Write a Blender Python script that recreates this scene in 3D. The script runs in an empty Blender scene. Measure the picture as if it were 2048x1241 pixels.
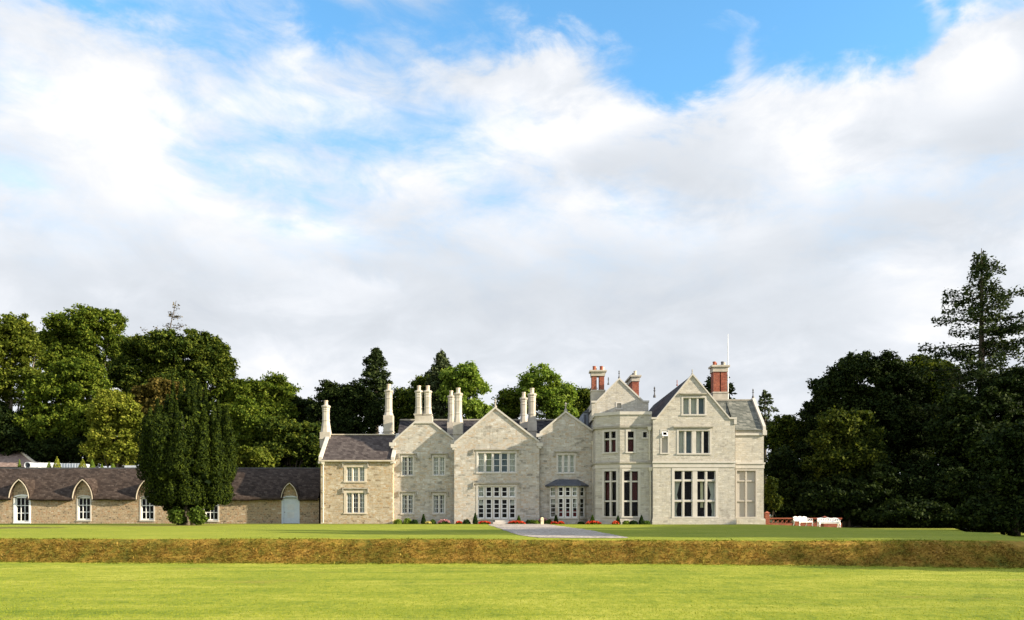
import bpy, bmesh, math, random
import numpy as np
from mathutils import Vector, Matrix
R = math.radians
SC = bpy.context.scene
COL = SC.collection

# ---------------------------------------------------------------- camera, light, exposure
F, CX, HY, CZ = 1593.0, 1024.0, 1030.0, 0.8      # focal length / centre / horizon in photo pixels, eye height over the upper lawn
SUN_AZ, SUN_EL = 75.0, 20.0                       # azimuth from -Y (viewer side) towards +X ; elevation
cam = bpy.data.cameras.new("camera"); cam_o = bpy.data.objects.new("camera", cam); COL.objects.link(cam_o)
cam_o.location = (0, 0, CZ); cam_o.rotation_euler = (R(90), 0, 0)
cam.sensor_width = 36; cam.lens = F / 2048 * 36; cam.shift_y = (HY - 620.5) / 2048
cam.clip_start = 0.1; cam.clip_end = 5000
SC.camera = cam_o
SC.view_settings.view_transform = 'Standard'; SC.view_settings.look = 'None'
SC.view_settings.gamma = 1; SC.view_settings.use_curve_mapping = False
SC.view_settings.exposure = 1.25
SC.cycles.max_bounces = 6; SC.cycles.diffuse_bounces = 3; SC.cycles.transparent_max_bounces = 8
sd_ = Vector((math.sin(R(SUN_AZ)) * math.cos(R(SUN_EL)), -math.cos(R(SUN_AZ)) * math.cos(R(SUN_EL)), math.sin(R(SUN_EL))))
sun = bpy.data.lights.new("sun", 'SUN'); sun.energy = 5.0; sun.angle = R(0.6); sun.color = (1.0, 0.865, 0.67)
sun_o = bpy.data.objects.new("sun", sun); COL.objects.link(sun_o)
sun_o.rotation_euler = (-sd_).to_track_quat('-Z', 'Y').to_euler(); sun_o.location = (60, -20, 40)

# ---------------------------------------------------------------- node helpers
class NT:
    def __init__(s, tree): s.t = tree
    def n(s, typ, **kw):
        nd = s.t.nodes.new(typ)
        for k, v in kw.items(): setattr(nd, k, v)
        return nd
    def put(s, sock, v):
        if isinstance(v, bpy.types.NodeSocket): s.t.links.new(v, sock)
        elif v is not None:
            if sock.type == 'RGBA' and len(v) == 3: v = (*v, 1)
            sock.default_value = v
    def m(s, op, a, b=None, c=None, clamp=False):
        nd = s.n('ShaderNodeMath', operation=op); nd.use_clamp = clamp
        s.put(nd.inputs[0], a)
        if b is not None: s.put(nd.inputs[1], b)
        if c is not None: s.put(nd.inputs[2], c)
        return nd.outputs[0]
    def xyz(s, x, y, z=0.0):
        nd = s.n('ShaderNodeCombineXYZ'); s.put(nd.inputs[0], x); s.put(nd.inputs[1], y); s.put(nd.inputs[2], z); return nd.outputs[0]
    def sep(s, v):
        nd = s.n('ShaderNodeSeparateXYZ'); s.put(nd.inputs[0], v); return nd.outputs
    def noise(s, vec, scale, detail=4, rough=.55, dist=0.0):
        nd = s.n('ShaderNodeTexNoise'); s.put(nd.inputs['Vector'], vec); s.put(nd.inputs['Scale'], scale)
        s.put(nd.inputs['Detail'], detail); s.put(nd.inputs['Roughness'], rough); s.put(nd.inputs['Distortion'], dist); return nd.outputs['Fac']
    def ramp(s, fac, stops, interp='LINEAR'):
        nd = s.n('ShaderNodeValToRGB'); cr = nd.color_ramp; cr.interpolation = interp
        while len(cr.elements) < len(stops): cr.elements.new(.5)
        for e, (p, c) in zip(cr.elements, stops):
            e.position = p; e.color = (*c, 1) if len(c) == 3 else c
        s.put(nd.inputs[0], fac); return nd.outputs[0]
    def mix(s, fac, a, b, blend='MIX'):
        nd = s.n('ShaderNodeMix', data_type='RGBA', blend_type=blend); nd.clamp_factor = True
        s.put(nd.inputs[0], fac); s.put(nd.inputs[6], a); s.put(nd.inputs[7], b); return nd.outputs[2]
    def mr(s, v, a, b, c=0.0, d=1.0, smooth=True):
        nd = s.n('ShaderNodeMapRange'); nd.interpolation_type = 'SMOOTHSTEP' if smooth else 'LINEAR'
        s.put(nd.inputs[0], v); s.put(nd.inputs[1], a); s.put(nd.inputs[2], b); s.put(nd.inputs[3], c); s.put(nd.inputs[4], d); return nd.outputs[0]

def new_mat(name):
    m = bpy.data.materials.new(name); m.use_nodes = True; m.node_tree.nodes.clear()
    nt = NT(m.node_tree); out = nt.n('ShaderNodeOutputMaterial'); return m, nt, out
def finish(nt, out, col, rough=.85, bump=None, bstr=.3, bdist=.02, spec=.3, metal=0.0):
    b = nt.n('ShaderNodeBsdfPrincipled'); nt.put(b.inputs['Base Color'], col); nt.put(b.inputs['Roughness'], rough)
    b.inputs['Specular IOR Level'].default_value = spec; b.inputs['Metallic'].default_value = metal
    if bump is not None:
        bn = nt.n('ShaderNodeBump'); nt.put(bn.inputs['Height'], bump); bn.inputs['Strength'].default_value = bstr; bn.inputs['Distance'].default_value = bdist
        nt.t.links.new(bn.outputs[0], b.inputs['Normal'])
    nt.t.links.new(b.outputs[0], out.inputs[0])

# ---------------------------------------------------------------- sky
world = bpy.data.worlds.new("World"); SC.world = world; world.use_nodes = True
wt = world.node_tree; wt.nodes.clear(); W = NT(wt)
def build_sky():
    wo = W.n('ShaderNodeOutputWorld'); bg = W.n('ShaderNodeBackground'); bg.inputs[1].default_value = 0.1
    tc = W.n('ShaderNodeTexCoord'); d = tc.outputs['Generated']; x, y, z = W.sep(d)
    sky = W.n('ShaderNodeTexSky', sky_type='NISHITA'); sky.sun_disc = False
    sky.sun_elevation = R(SUN_EL); sky.sun_rotation = R(180 - SUN_AZ); sky.air_density = 1.0; sky.dust_density = .5; sky.ozone_density = 2.0
    az = W.m('ARCTAN2', x, y); el = W.m('ARCSINE', z)
    # soft world-direction patches (given as photo bearings, turned into azimuth / elevation)
    def patch(px, py, sx, sy, amp):
        a = math.atan((px - CX) / F); e = math.atan((HY - py) / F * math.cos(a))
        ka = F * 1.0 / sx * math.cos(a) ** -2 if False else F / sx
        dx = W.m('MULTIPLY', W.m('SUBTRACT', azw, a), ka * (1 + math.tan(a) ** 2)); dy = W.m('MULTIPLY', W.m('SUBTRACT', elw, e), F / sy * (1 + math.tan(e) ** 2))
        r2 = W.m('ADD', W.m('MULTIPLY', dx, dx), W.m('MULTIPLY', dy, dy))
        return W.m('MULTIPLY', W.m('EXPONENT', W.m('MULTIPLY', r2, -1.0)), amp)
    def total(lst):
        acc = None
        for p in lst:
            v = patch(*p); acc = v if acc is None else W.m('ADD', acc, v)
        return acc
    # flat cloud layer coordinates, so that the pattern closes up towards the horizon
    den = W.m('ADD', W.m('MAXIMUM', z, 0.0), 0.16)
    lay = W.xyz(W.m('DIVIDE', x, den), W.m('DIVIDE', y, den), 0.0)
    wide = W.noise(lay, 1.15, 7, .56, .6)
    fine = W.noise(W.xyz(W.m('MULTIPLY', az, 9.0), W.m('MULTIPLY', el, 17.0), 3.1), 1.0, 8, .6, .35)
    soft = W.noise(W.xyz(W.m('MULTIPLY', az, 4.2), W.m('MULTIPLY', el, 9.5), 7.7), 1.0, 5, .5, .5)
    wisp = W.noise(W.xyz(W.m('ADD', W.m('MULTIPLY', az, 10.0), W.m('MULTIPLY', el, -9.0)), W.m('ADD', W.m('MULTIPLY', el, 26.0), W.m('MULTIPLY', az, 7.0)), 1.3), 1.0, 8, .62, .45)
    warp = W.m('MULTIPLY', W.m('SUBTRACT', soft, .5), .16); warp2 = W.m('MULTIPLY', W.m('SUBTRACT', fine, .5), .09)
    azw = W.m('ADD', az, warp); elw = W.m('ADD', el, warp2)
    blue = total([(1640, -60, 330, 190, 1.7), (1770, 70, 130, 80, .8), (1400, 150, 150, 60, 1.1), (1290, 30, 190, 75, .95), (1090, 5, 150, 70, .9),
                  (900, 40, 140, 80, .7), (620, 10, 160, 60, .9), (430, 40, 130, 60, .45), (180, -15, 150, 35, .8), (540, 190, 240, 120, .17), (480, 310, 200, 140, .12), (690, 70, 80, 60, .55),
                  (800, 130, 150, 60, .36), (620, 330, 260, 110, .2), (940, 270, 140, 60, .22), (30, 370, 80, 45, .4), (830, 250, 120, 50, .24), (330, 60, 120, 60, .3), (1000, 110, 60, 40, .4), (1290, 150, 60, 50, .4),
                  (2030, 130, 160, 75, -1.4), (1905, 110, 60, 55, -.9), (1495, 125, 34, 60, -.85), (1848, 30, 20, 30, -.7), (1640, 260, 260, 80, -.9), (1090, 150, 100, 45, -.6), (230, 290, 140, 120, -.5),
                  (1440, 60, 60, 26, -.45), (1160, 260, 150, 80, -.5), (1560, 60, 30, 70, -.35)])
    bl = W.m('ADD', blue, W.m('ADD', W.m('MULTIPLY', W.m('SUBTRACT', fine, .5), 1.3), W.m('MULTIPLY', W.m('SUBTRACT', wisp, .5), 1.55)))
    bl = W.mr(W.m('ADD', bl, W.m('MULTIPLY', W.mr(el, R(11), R(22)), .17)), -.15, 1.35)
    bl = W.m('MULTIPLY', bl, W.mr(el, R(13), R(24)))
    bl = W.m('MAXIMUM', bl, W.m('MULTIPLY', W.mr(W.m('ADD', wide, W.m('MULTIPLY', el, .35)), .72, .95), .7))
    shade = total([(1000, 640, 420, 100, .5), (700, 480, 200, 60, .16), (1420, 385, 130, 60, .38), (1240, 330, 110, 40, .3), (1240, 540, 230, 80, .35), (1870, 450, 200, 50, .42), (2040, 300, 120, 90, .3),
                   (120, 580, 260, 60, .25), (380, 560, 160, 60, .28), (1580, 600, 200, 120, .3), (850, 560, 220, 70, .25), (1650, 300, 200, 60, .2), (1300, 700, 500, 70, .15),
                   (250, 290, 120, 100, -.3), (310, 390, 100, 40, -.25), (610, 460, 120, 35, -.3), (1640, 300, 130, 60, -.4), (1330, 440, 140, 70, -.35), (1980, 150, 120, 60, -.4), (1750, 560, 130, 60, -.2), (1150, 250, 160, 60, -.3), (1660, 350, 120, 60, -.3), (720, 575, 60, 30, -.3)])
    sh = W.m('ADD', W.m('ADD', shade, .27), W.m('ADD', W.m('MULTIPLY', W.m('SUBTRACT', soft, .5), 1.3), W.m('MULTIPLY', W.m('SUBTRACT', fine, .5), 1.05)))
    cl = W.ramp(sh, [(0.0, (.435, .435, .435)), (.22, (.375, .388, .41)), (.5, (.328, .345, .37)), (.75, (.305, .322, .346)), (1.0, (.278, .298, .328))])
    # clouds overhead and behind the camera brightened as added fill light on the walls
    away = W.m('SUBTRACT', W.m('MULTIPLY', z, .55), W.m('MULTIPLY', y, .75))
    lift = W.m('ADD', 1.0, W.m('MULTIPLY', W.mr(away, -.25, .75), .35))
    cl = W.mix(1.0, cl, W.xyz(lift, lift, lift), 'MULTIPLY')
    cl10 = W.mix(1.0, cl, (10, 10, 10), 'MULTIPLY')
    bsky = W.mix(1.0, sky.outputs[0], (.92, 1.46, 1.58), 'MULTIPLY')
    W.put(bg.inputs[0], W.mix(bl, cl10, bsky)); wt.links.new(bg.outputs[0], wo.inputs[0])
build_sky()

# ---------------------------------------------------------------- materials
def dim(st, k): return [(p, tuple(c * k for c in q)) for p, q in st]
def stone_mat(name, stops, bw=.62, bh=.30, mortar=(.42, .38, .31), warp=.05, tint=(1, 1, 1), msize=.012, streak=.16):
    m, nt, out = new_mat(name); g = nt.n('ShaderNodeNewGeometry'); x, y, z = nt.sep(g.outputs['Position'])
    u = nt.m('ADD', x, nt.m('MULTIPLY', y, .8))
    base = nt.xyz(u, z, 0.0)
    nw = nt.noise(base, .9, 3)
    uv = nt.xyz(nt.m('ADD', u, nt.m('MULTIPLY', nt.m('SUBTRACT', nw, .5), warp * 4)), nt.m('ADD', z, nt.m('MULTIPLY', nt.m('SUBTRACT', nt.noise(base, 1.7, 2), .5), warp)), 0.0)
    def brick(vec, w, h, off):
        b = nt.n('ShaderNodeTexBrick'); nt.put(b.inputs['Vector'], vec); nt.put(b.inputs['Color1'], (0, 0, 0)); nt.put(b.inputs['Color2'], (1, 1, 1)); nt.put(b.inputs['Mortar'], (.5, .5, .5))
        nt.put(b.inputs['Scale'], 1.0); nt.put(b.inputs['Mortar Size'], msize); nt.put(b.inputs['Mortar Smooth'], .3); nt.put(b.inputs['Brick Width'], w); nt.put(b.inputs['Row Height'], h)
        b.offset = off; b.squash = .72; b.squash_frequency = 3; return b
    b1 = brick(uv, bw, bh, .5); b2 = brick(nt.xyz(nt.m('ADD', u, .37), nt.m('ADD', z, .11), 0.0), bw * 1.7, bh * 1.5, .35)
    vor = nt.n('ShaderNodeTexVoronoi'); nt.put(vor.inputs['Vector'], nt.xyz(nt.m('MULTIPLY', u, 1.0 / bw), nt.m('MULTIPLY', z, 1.0 / bh), 0.0)); nt.put(vor.inputs['Scale'], .9)
    vr = nt.sep(vor.outputs['Color'])[0]
    val = nt.m('ADD', nt.m('MULTIPLY', nt.sep(b1.outputs['Color'])[0], .42), nt.m('ADD', nt.m('MULTIPLY', nt.sep(b2.outputs['Color'])[0], .24), nt.m('MULTIPLY', vr, .34)))
    val = nt.m('ADD', val, nt.m('MULTIPLY', nt.m('SUBTRACT', nt.noise(base, 5.0, 5, .6), .5), .35))
    col = nt.ramp(val, dim(stops, .87))
    col = nt.mix(nt.m('MULTIPLY', b1.outputs['Fac'], .6), col, mortar)
    stain = nt.noise(nt.xyz(nt.m('MULTIPLY', u, .8), nt.m('MULTIPLY', z, .28), 4.0), 1.0, 6, .6)
    col = nt.mix(nt.mr(stain, .55, .85, 0.0, streak), col, (.17, .16, .14))
    run = nt.noise(nt.xyz(nt.m('MULTIPLY', u, 3.2), nt.m('MULTIPLY', z, .22), 8.0), 1.0, 5, .6)
    col = nt.mix(nt.mr(run, .52, .74, 0.0, .38), col, (.22, .2, .165)); spk = nt.noise(base, 7.5, 2, .5); col = nt.mix(nt.mr(spk, .66, .72, 0.0, .5), col, (.16, .14, .11))
    col = nt.mix(1.0, col, tint, 'MULTIPLY')
    hgt = nt.m('ADD', nt.m('MULTIPLY', b1.outputs['Fac'], -.6), nt.m('ADD', nt.m('MULTIPLY', vr, .35), nt.noise(base, 14, 5, .65)))
    finish(nt, out, col, .9, hgt, .5, .03); return m
def plain_mat(name, c1, c2, scale=3.0, rough=.7, bstr=.15, spec=.3, metal=0.0, det=5):
    m, nt, out = new_mat(name); g = nt.n('ShaderNodeNewGeometry')
    nz = nt.noise(g.outputs['Position'], scale, det, .6); nz2 = nt.noise(g.outputs['Position'], scale * .23, 3)
    f = nt.mr(nt.m('ADD', nt.m('MULTIPLY', nz, .6), nt.m('MULTIPLY', nz2, .4)), .3, .7)
    finish(nt, out, nt.mix(f, c1, c2), rough, nz, bstr, .02, spec, metal); return m
def slate_mat(name, stops, bw=.32, bh=.2, lichen=(.25, .22, .19), lam=.25):
    m, nt, out = new_mat(name); g = nt.n('ShaderNodeNewGeometry'); x, y, z = nt.sep(g.outputs['Position'])
    u = nt.m('ADD', x, nt.m('MULTIPLY', y, .71)); vec = nt.xyz(u, nt.m('MULTIPLY', z, 1.35), 0.0)
    b = nt.n('ShaderNodeTexBrick'); nt.put(b.inputs['Vector'], vec); nt.put(b.inputs['Color1'], (0, 0, 0)); nt.put(b.inputs['Color2'], (1, 1, 1)); nt.put(b.inputs['Mortar'], (0, 0, 0))
    nt.put(b.inputs['Scale'], 1.0); nt.put(b.inputs['Mortar Size'], .012); nt.put(b.inputs['Brick Width'], bw); nt.put(b.inputs['Row Height'], bh)
    v = nt.m('ADD', nt.m('MULTIPLY', nt.sep(b.outputs['Color'])[0], .55), nt.m('MULTIPLY', nt.noise(vec, 1.3, 6, .62), .5))
    col = nt.ramp(v, stops); col = nt.mix(nt.mr(nt.noise(vec, 3.3, 6, .65), .56, .7, 0.0, lam), col, lichen)
    finish(nt, out, col, .85, nt.m('ADD', nt.m('MULTIPLY', b.outputs['Fac'], -1.0), nt.noise(vec, 9, 4)), .5, .03, .12); return m
def leaf_mat(name, c_dark, c_mid, c_light, trans=.3, scale=.45, rnd=.6):
    m, nt, out = new_mat(name); g = nt.n('ShaderNodeNewGeometry')
    f = nt.m('ADD', nt.m('MULTIPLY', g.outputs['Random Per Island'], rnd), nt.m('MULTIPLY', nt.m('ADD', nt.m('MULTIPLY', nt.m('SUBTRACT', nt.noise(g.outputs['Position'], scale, 5, .65), .5), 1.6), .5), 1.1 - rnd))
    col = nt.ramp(f, [(.2, c_dark), (.52, c_mid), (.85, c_light)])
    df = nt.n('ShaderNodeBsdfPrincipled'); nt.put(df.inputs['Base Color'], col); nt.put(df.inputs['Roughness'], .7); df.inputs['Specular IOR Level'].default_value = .06
    tr = nt.n('ShaderNodeBsdfTranslucent'); nt.put(tr.inputs[0], nt.mix(1.0, col, (1.15, 1.2, .6), 'MULTIPLY'))
    mx = nt.n('ShaderNodeMixShader'); mx.inputs[0].default_value = trans
    nt.t.links.new(df.outputs[0], mx.inputs[1]); nt.t.links.new(tr.outputs[0], mx.inputs[2]); nt.t.links.new(mx.outputs[0], out.inputs[0]); return m
def bark_mat(name, c1, c2):
    m, nt, out = new_mat(name); g = nt.n('ShaderNodeNewGeometry'); x, y, z = nt.sep(g.outputs['Position'])
    nz = nt.noise(nt.xyz(nt.m('MULTIPLY', x, 9), nt.m('MULTIPLY', y, 9), nt.m('MULTIPLY', z, 1.6)), 1.0, 6, .65)
    finish(nt, out, nt.ramp(nz, [(.3, c1), (.7, c2)]), .95, nz, .8, .04); return m
def glass_mat(name, tint, refl=1.0):
    m, nt, out = new_mat(name); g = nt.n('ShaderNodeNewGeometry')
    tr = nt.n('ShaderNodeBsdfTransparent'); nt.put(tr.inputs[0], tint)
    gl = nt.n('ShaderNodeBsdfGlossy'); gl.inputs['Roughness'].default_value = .04
    bn = nt.n('ShaderNodeBump'); nt.put(bn.inputs['Height'], nt.noise(g.outputs['Position'], 1.6, 2)); bn.inputs['Strength'].default_value = .06; bn.inputs['Distance'].default_value = .05
    nt.t.links.new(bn.outputs[0], gl.inputs['Normal'])
    fr = nt.n('ShaderNodeFresnel'); fr.inputs[0].default_value = 1.45
    mx = nt.n('ShaderNodeMixShader'); nt.put(mx.inputs[0], nt.m('MULTIPLY', fr.outputs[0], refl))
    nt.t.links.new(tr.outputs[0], mx.inputs[1]); nt.t.links.new(gl.outputs[0], mx.inputs[2]); nt.t.links.new(mx.outputs[0], out.inputs[0]); return m

M = {}
M['stone_warm'] = stone_mat('stone_warm', [(.12, (.20, .14, .08)), (.3, (.40, .32, .21)), (.48, (.50, .43, .32)), (.62, (.42, .28, .14)), (.72, (.53, .46, .34)), (.9, (.60, .55, .45))], .36, .17)
M['stone_grey'] = stone_mat('stone_grey', [(.12, (.27, .245, .21)), (.28, (.42, .395, .345)), (.46, (.52, .49, .44)), (.57, (.46, .36, .26)), (.66, (.52, .485, .425)), (.9, (.64, .62, .575))], .44, .2)
M['stone_pale'] = stone_mat('stone_pale', [(.12, (.36, .335, .305)), (.32, (.47, .45, .415)), (.47, (.54, .52, .485)), (.58, (.48, .44, .375)), (.7, (.56, .535, .495)), (.92, (.64, .62, .58))], .4, .155, (.38, .36, .31), .03, (1.0, .98, .93), streak=.18)
M['stone_rubble'] = stone_mat('stone_rubble', [(.08, (.09, .065, .045)), (.3, (.27, .20, .125)), (.5, (.42, .33, .21)), (.64, (.33, .18, .085)), (.76, (.47, .39, .28)), (.95, (.58, .52, .42))], .3, .15, (.46, .38, .26), .08, msize=.02)
M['ashlar'] = plain_mat('ashlar', (.45, .42, .37), (.55, .515, .465), 2.2, .85, .2)
M['ashlar_warm'] = plain_mat('ashlar_warm', (.46, .39, .29), (.58, .52, .42), 2.5, .85, .2)
M['chimney_stone'] = plain_mat('chimney_stone', (.33, .295, .24), (.51, .465, .40), 1.6, .85, .25)
M['mould_grey'] = plain_mat('mould_grey', (.25, .23, .19), (.40, .37, .31), 3.5, .9, .25)
M['slate_brown'] = slate_mat('slate_brown', [(.15, (.023, .016, .0125)), (.5, (.044, .031, .0245)), (.9, (.078, .058, .046))])
M['slate_dark'] = slate_mat('slate_dark', [(.15, (.018, .017, .02)), (.5, (.04, .037, .042)), (.9, (.075, .07, .072))], lam=.12)
M['slate_green'] = slate_mat('slate_green', [(.15, (.07, .075, .065)), (.5, (.14, .145, .125)), (.9, (.24, .235, .2))], lichen=(.3, .28, .2))
M['slate_cottage'] = slate_mat('slate_cottage', [(.15, (.040, .032, .031)), (.5, (.072, .059, .056)), (.9, (.118, .1, .092))], lam=.35)
M['slate_pink'] = slate_mat('slate_pink', [(.15, (.17, .12, .1)), (.5, (.25, .18, .15)), (.9, (.32, .24, .2))])
M['lead'] = plain_mat('lead', (.042, .048, .066), (.078, .088, .112), 3, .5, .1, .5)
M['lead_pale'] = plain_mat('lead_pale', (.20, .24, .30), (.34, .38, .44), 3, .55, .1, .4)
M['white'] = plain_mat('white_paint', (.74, .74, .72), (.84, .84, .83), 6, .45, .05, .4)
M['white_iron'] = plain_mat('white_iron_paint', (.76, .76, .75), (.86, .86, .86), 9, .4, .08, .45)
M['door_paint'] = plain_mat('door_paint', (.50, .56, .62), (.58, .64, .69), 5, .5, .05, .4)
M['panel'] = plain_mat('stone_panel', (.40, .365, .315), (.46, .425, .375), 1.4, .85, .1)
M['interior'] = plain_mat('window_dark', (.012, .009, .008), (.024, .017, .014), 1.0, .9, 0)  # near-black panels added behind the windows; room darkness put into their colour
M['curtain'] = plain_mat('curtain_cloth', (.50, .50, .46), (.66, .65, .6), 1.5, .9, .05)
M['curtain_cream'] = plain_mat('cream_cloth', (.72, .66, .44), (.82, .78, .58), 1.5, .9, .05)
M['curtain_green'] = plain_mat('green_cloth', (.24, .27, .18), (.36, .38, .26), 1.5, .9, .05)
M['curtain_blue'] = plain_mat('blue_cloth', (.10, .14, .17), (.17, .21, .25), 1.5, .9, .05)
M['curtain_red'] = plain_mat('red_cloth', (.085, .014, .014), (.13, .025, .022), 1.5, .9, .05)
M['red_sofa'] = plain_mat('red_sofa_cloth', (.17, .012, .014), (.25, .025, .025), 4, .9, .1)
M['glass'] = glass_mat('glass', (.78, .82, .80), .28)
M['brick_red'] = stone_mat('brick_red', [(.1, (.18, .045, .026)), (.5, (.29, .075, .042)), (.9, (.40, .13, .07))], .22, .075, (.38, .26, .2), .004, msize=.006, streak=.2)
M['terracotta'] = plain_mat('terracotta', (.22, .06, .032), (.33, .10, .055), 5, .85, .15)
M['pot_clay'] = plain_mat('pot_clay', (.50, .40, .30), (.62, .53, .43), 6, .85, .1)
M['pipe_stone'] = plain_mat('pipe_paint', (.56, .51, .40), (.66, .61, .50), 5, .6, .05)
M['pipe_dark'] = plain_mat('pipe_dark', (.14, .13, .12), (.2, .19, .18), 5, .6, .05)
M['metal_dark'] = plain_mat('dark_iron', (.04, .04, .045), (.08, .08, .085), 6, .6, .05, .5)
M['cream'] = plain_mat('cream_paint', (.70, .60, .36), (.80, .71, .47), 6, .6, .05)
M['zinc'] = plain_mat('zinc', (.48, .51, .54), (.62, .65, .68), 3, .45, .05, .5, .3)
M['bark'] = bark_mat('bark', (.035, .028, .02), (.11, .09, .065))
M['bark_grey'] = bark_mat('bark_grey', (.09, .075, .055), (.26, .22, .17))
M['leaf_mid'] = leaf_mat('leaf_mid', (.022, .042, .006), (.075, .115, .012), (.20, .235, .03))
M['leaf_dark'] = leaf_mat('leaf_dark', (.011, .023, .005), (.038, .062, .009), (.13, .152, .02), .22)
M['leaf_wood'] = leaf_mat('leaf_wood', (.010, .018, .004), (.035, .052, .008), (.12, .135, .02), .25)
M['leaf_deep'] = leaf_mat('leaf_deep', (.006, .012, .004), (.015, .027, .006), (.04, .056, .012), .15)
M['leaf_olive'] = leaf_mat('leaf_olive', (.028, .042, .006), (.085, .115, .014), (.19, .21, .03))
M['leaf_yellow'] = leaf_mat('leaf_yellow', (.05, .065, .008), (.15, .18, .02), (.29, .29, .045), .3)
M['leaf_bright'] = leaf_mat('leaf_bright', (.05, .095, .012), (.14, .21, .03), (.26, .33, .06), .4)
M['leaf_copper'] = leaf_mat('leaf_copper', (.03, .028, .007), (.085, .07, .016), (.17, .125, .03), .25)
M['needle'] = leaf_mat('needle', (.012, .022, .009), (.03, .048, .016), (.065, .085, .026), .12)
M['needle_pale'] = leaf_mat('needle_pale', (.03, .045, .02), (.06, .08, .035), (.11, .13, .06), .12)
M['needle_brown'] = leaf_mat('needle_brown', (.035, .028, .012), (.07, .055, .022), (.12, .095, .04), .12)
M['yew'] = leaf_mat('yew', (.004, .009, .002), (.014, .025, .003), (.055, .075, .007), .15, 1.3)
M['box_green'] = leaf_mat('box_green', (.02, .045, .008), (.05, .095, .014), (.10, .16, .025), .2, 2)
M['box_dark'] = leaf_mat('box_dark', (.008, .02, .006), (.02, .042, .01), (.04, .07, .016), .15, 2)
M['flower_green'] = leaf_mat('flower_green', (.06, .11, .012), (.15, .22, .025), (.26, .33, .05), .3, 2)
M['petal_red'] = leaf_mat('petal_red', (.36, .02, .012), (.58, .045, .02), (.72, .16, .06), .25, 2)
M['petal_pink'] = leaf_mat('petal_pink', (.3, .09, .11), (.46, .2, .22), (.6, .36, .36), .25, 2)
M['petal_yellow'] = leaf_mat('petal_yellow', (.45, .36, .08), (.62, .52, .16), (.75, .68, .34), .25, 2)
M['bank_blade'] = leaf_mat('bank_blade', (.11, .125, .016), (.32, .22, .045), (.52, .34, .11), .5, 1.9, .45)
def bank_mat(name):
    m, nt, out = new_mat(name); g = nt.n('ShaderNodeNewGeometry'); r = g.outputs['Random Per Island']; pos = g.outputs['Position']
    brown = nt.ramp(r, [(.0, (.12, .075, .02)), (.3, (.27, .17, .036)), (.7, (.44, .27, .062)), (1.0, (.58, .40, .13))])
    green = nt.ramp(r, [(.0, (.09, .10, .014)), (.4, (.20, .19, .026)), (1.0, (.36, .31, .06))])
    k = nt.noise(pos, 1.1, 6, .7); col = nt.mix(nt.mr(nt.m('ADD', k, nt.m('MULTIPLY', nt.m('SUBTRACT', r, .5), .16)), .46, .66, 0.0, .8), brown, green); zz = nt.m('ADD', nt.sep(pos)[2], nt.m('MULTIPLY', nt.m('SUBTRACT', k, .5), .35)); grn = nt.ramp(r, [(0.0, (.09, .12, .012)), (.5, (.21, .22, .024)), (1.0, (.34, .31, .05))])
    col = nt.mix(nt.m('MAXIMUM', nt.mr(zz, -.15, -.02), nt.mr(zz, -.66, -.8)), col, grn)
    df = nt.n('ShaderNodeBsdfDiffuse'); nt.put(df.inputs[0], col); tr = nt.n('ShaderNodeBsdfTranslucent'); nt.put(tr.inputs[0], col)
    mx = nt.n('ShaderNodeMixShader'); mx.inputs[0].default_value = .4; nt.t.links.new(df.outputs[0], mx.inputs[1]); nt.t.links.new(tr.outputs[0], mx.inputs[2]); nt.t.links.new(mx.outputs[0], out.inputs[0]); return m
M['bank_blade'] = bank_mat('bank_blade')
M['lawn_blade'] = leaf_mat('lawn_blade', (.13, .18, .014), (.235, .27, .022), (.33, .345, .045), .3, .35)
M['ivy'] = leaf_mat('ivy', (.02, .04, .006), (.05, .085, .012), (.1, .14, .02), .2, 1)

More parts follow.
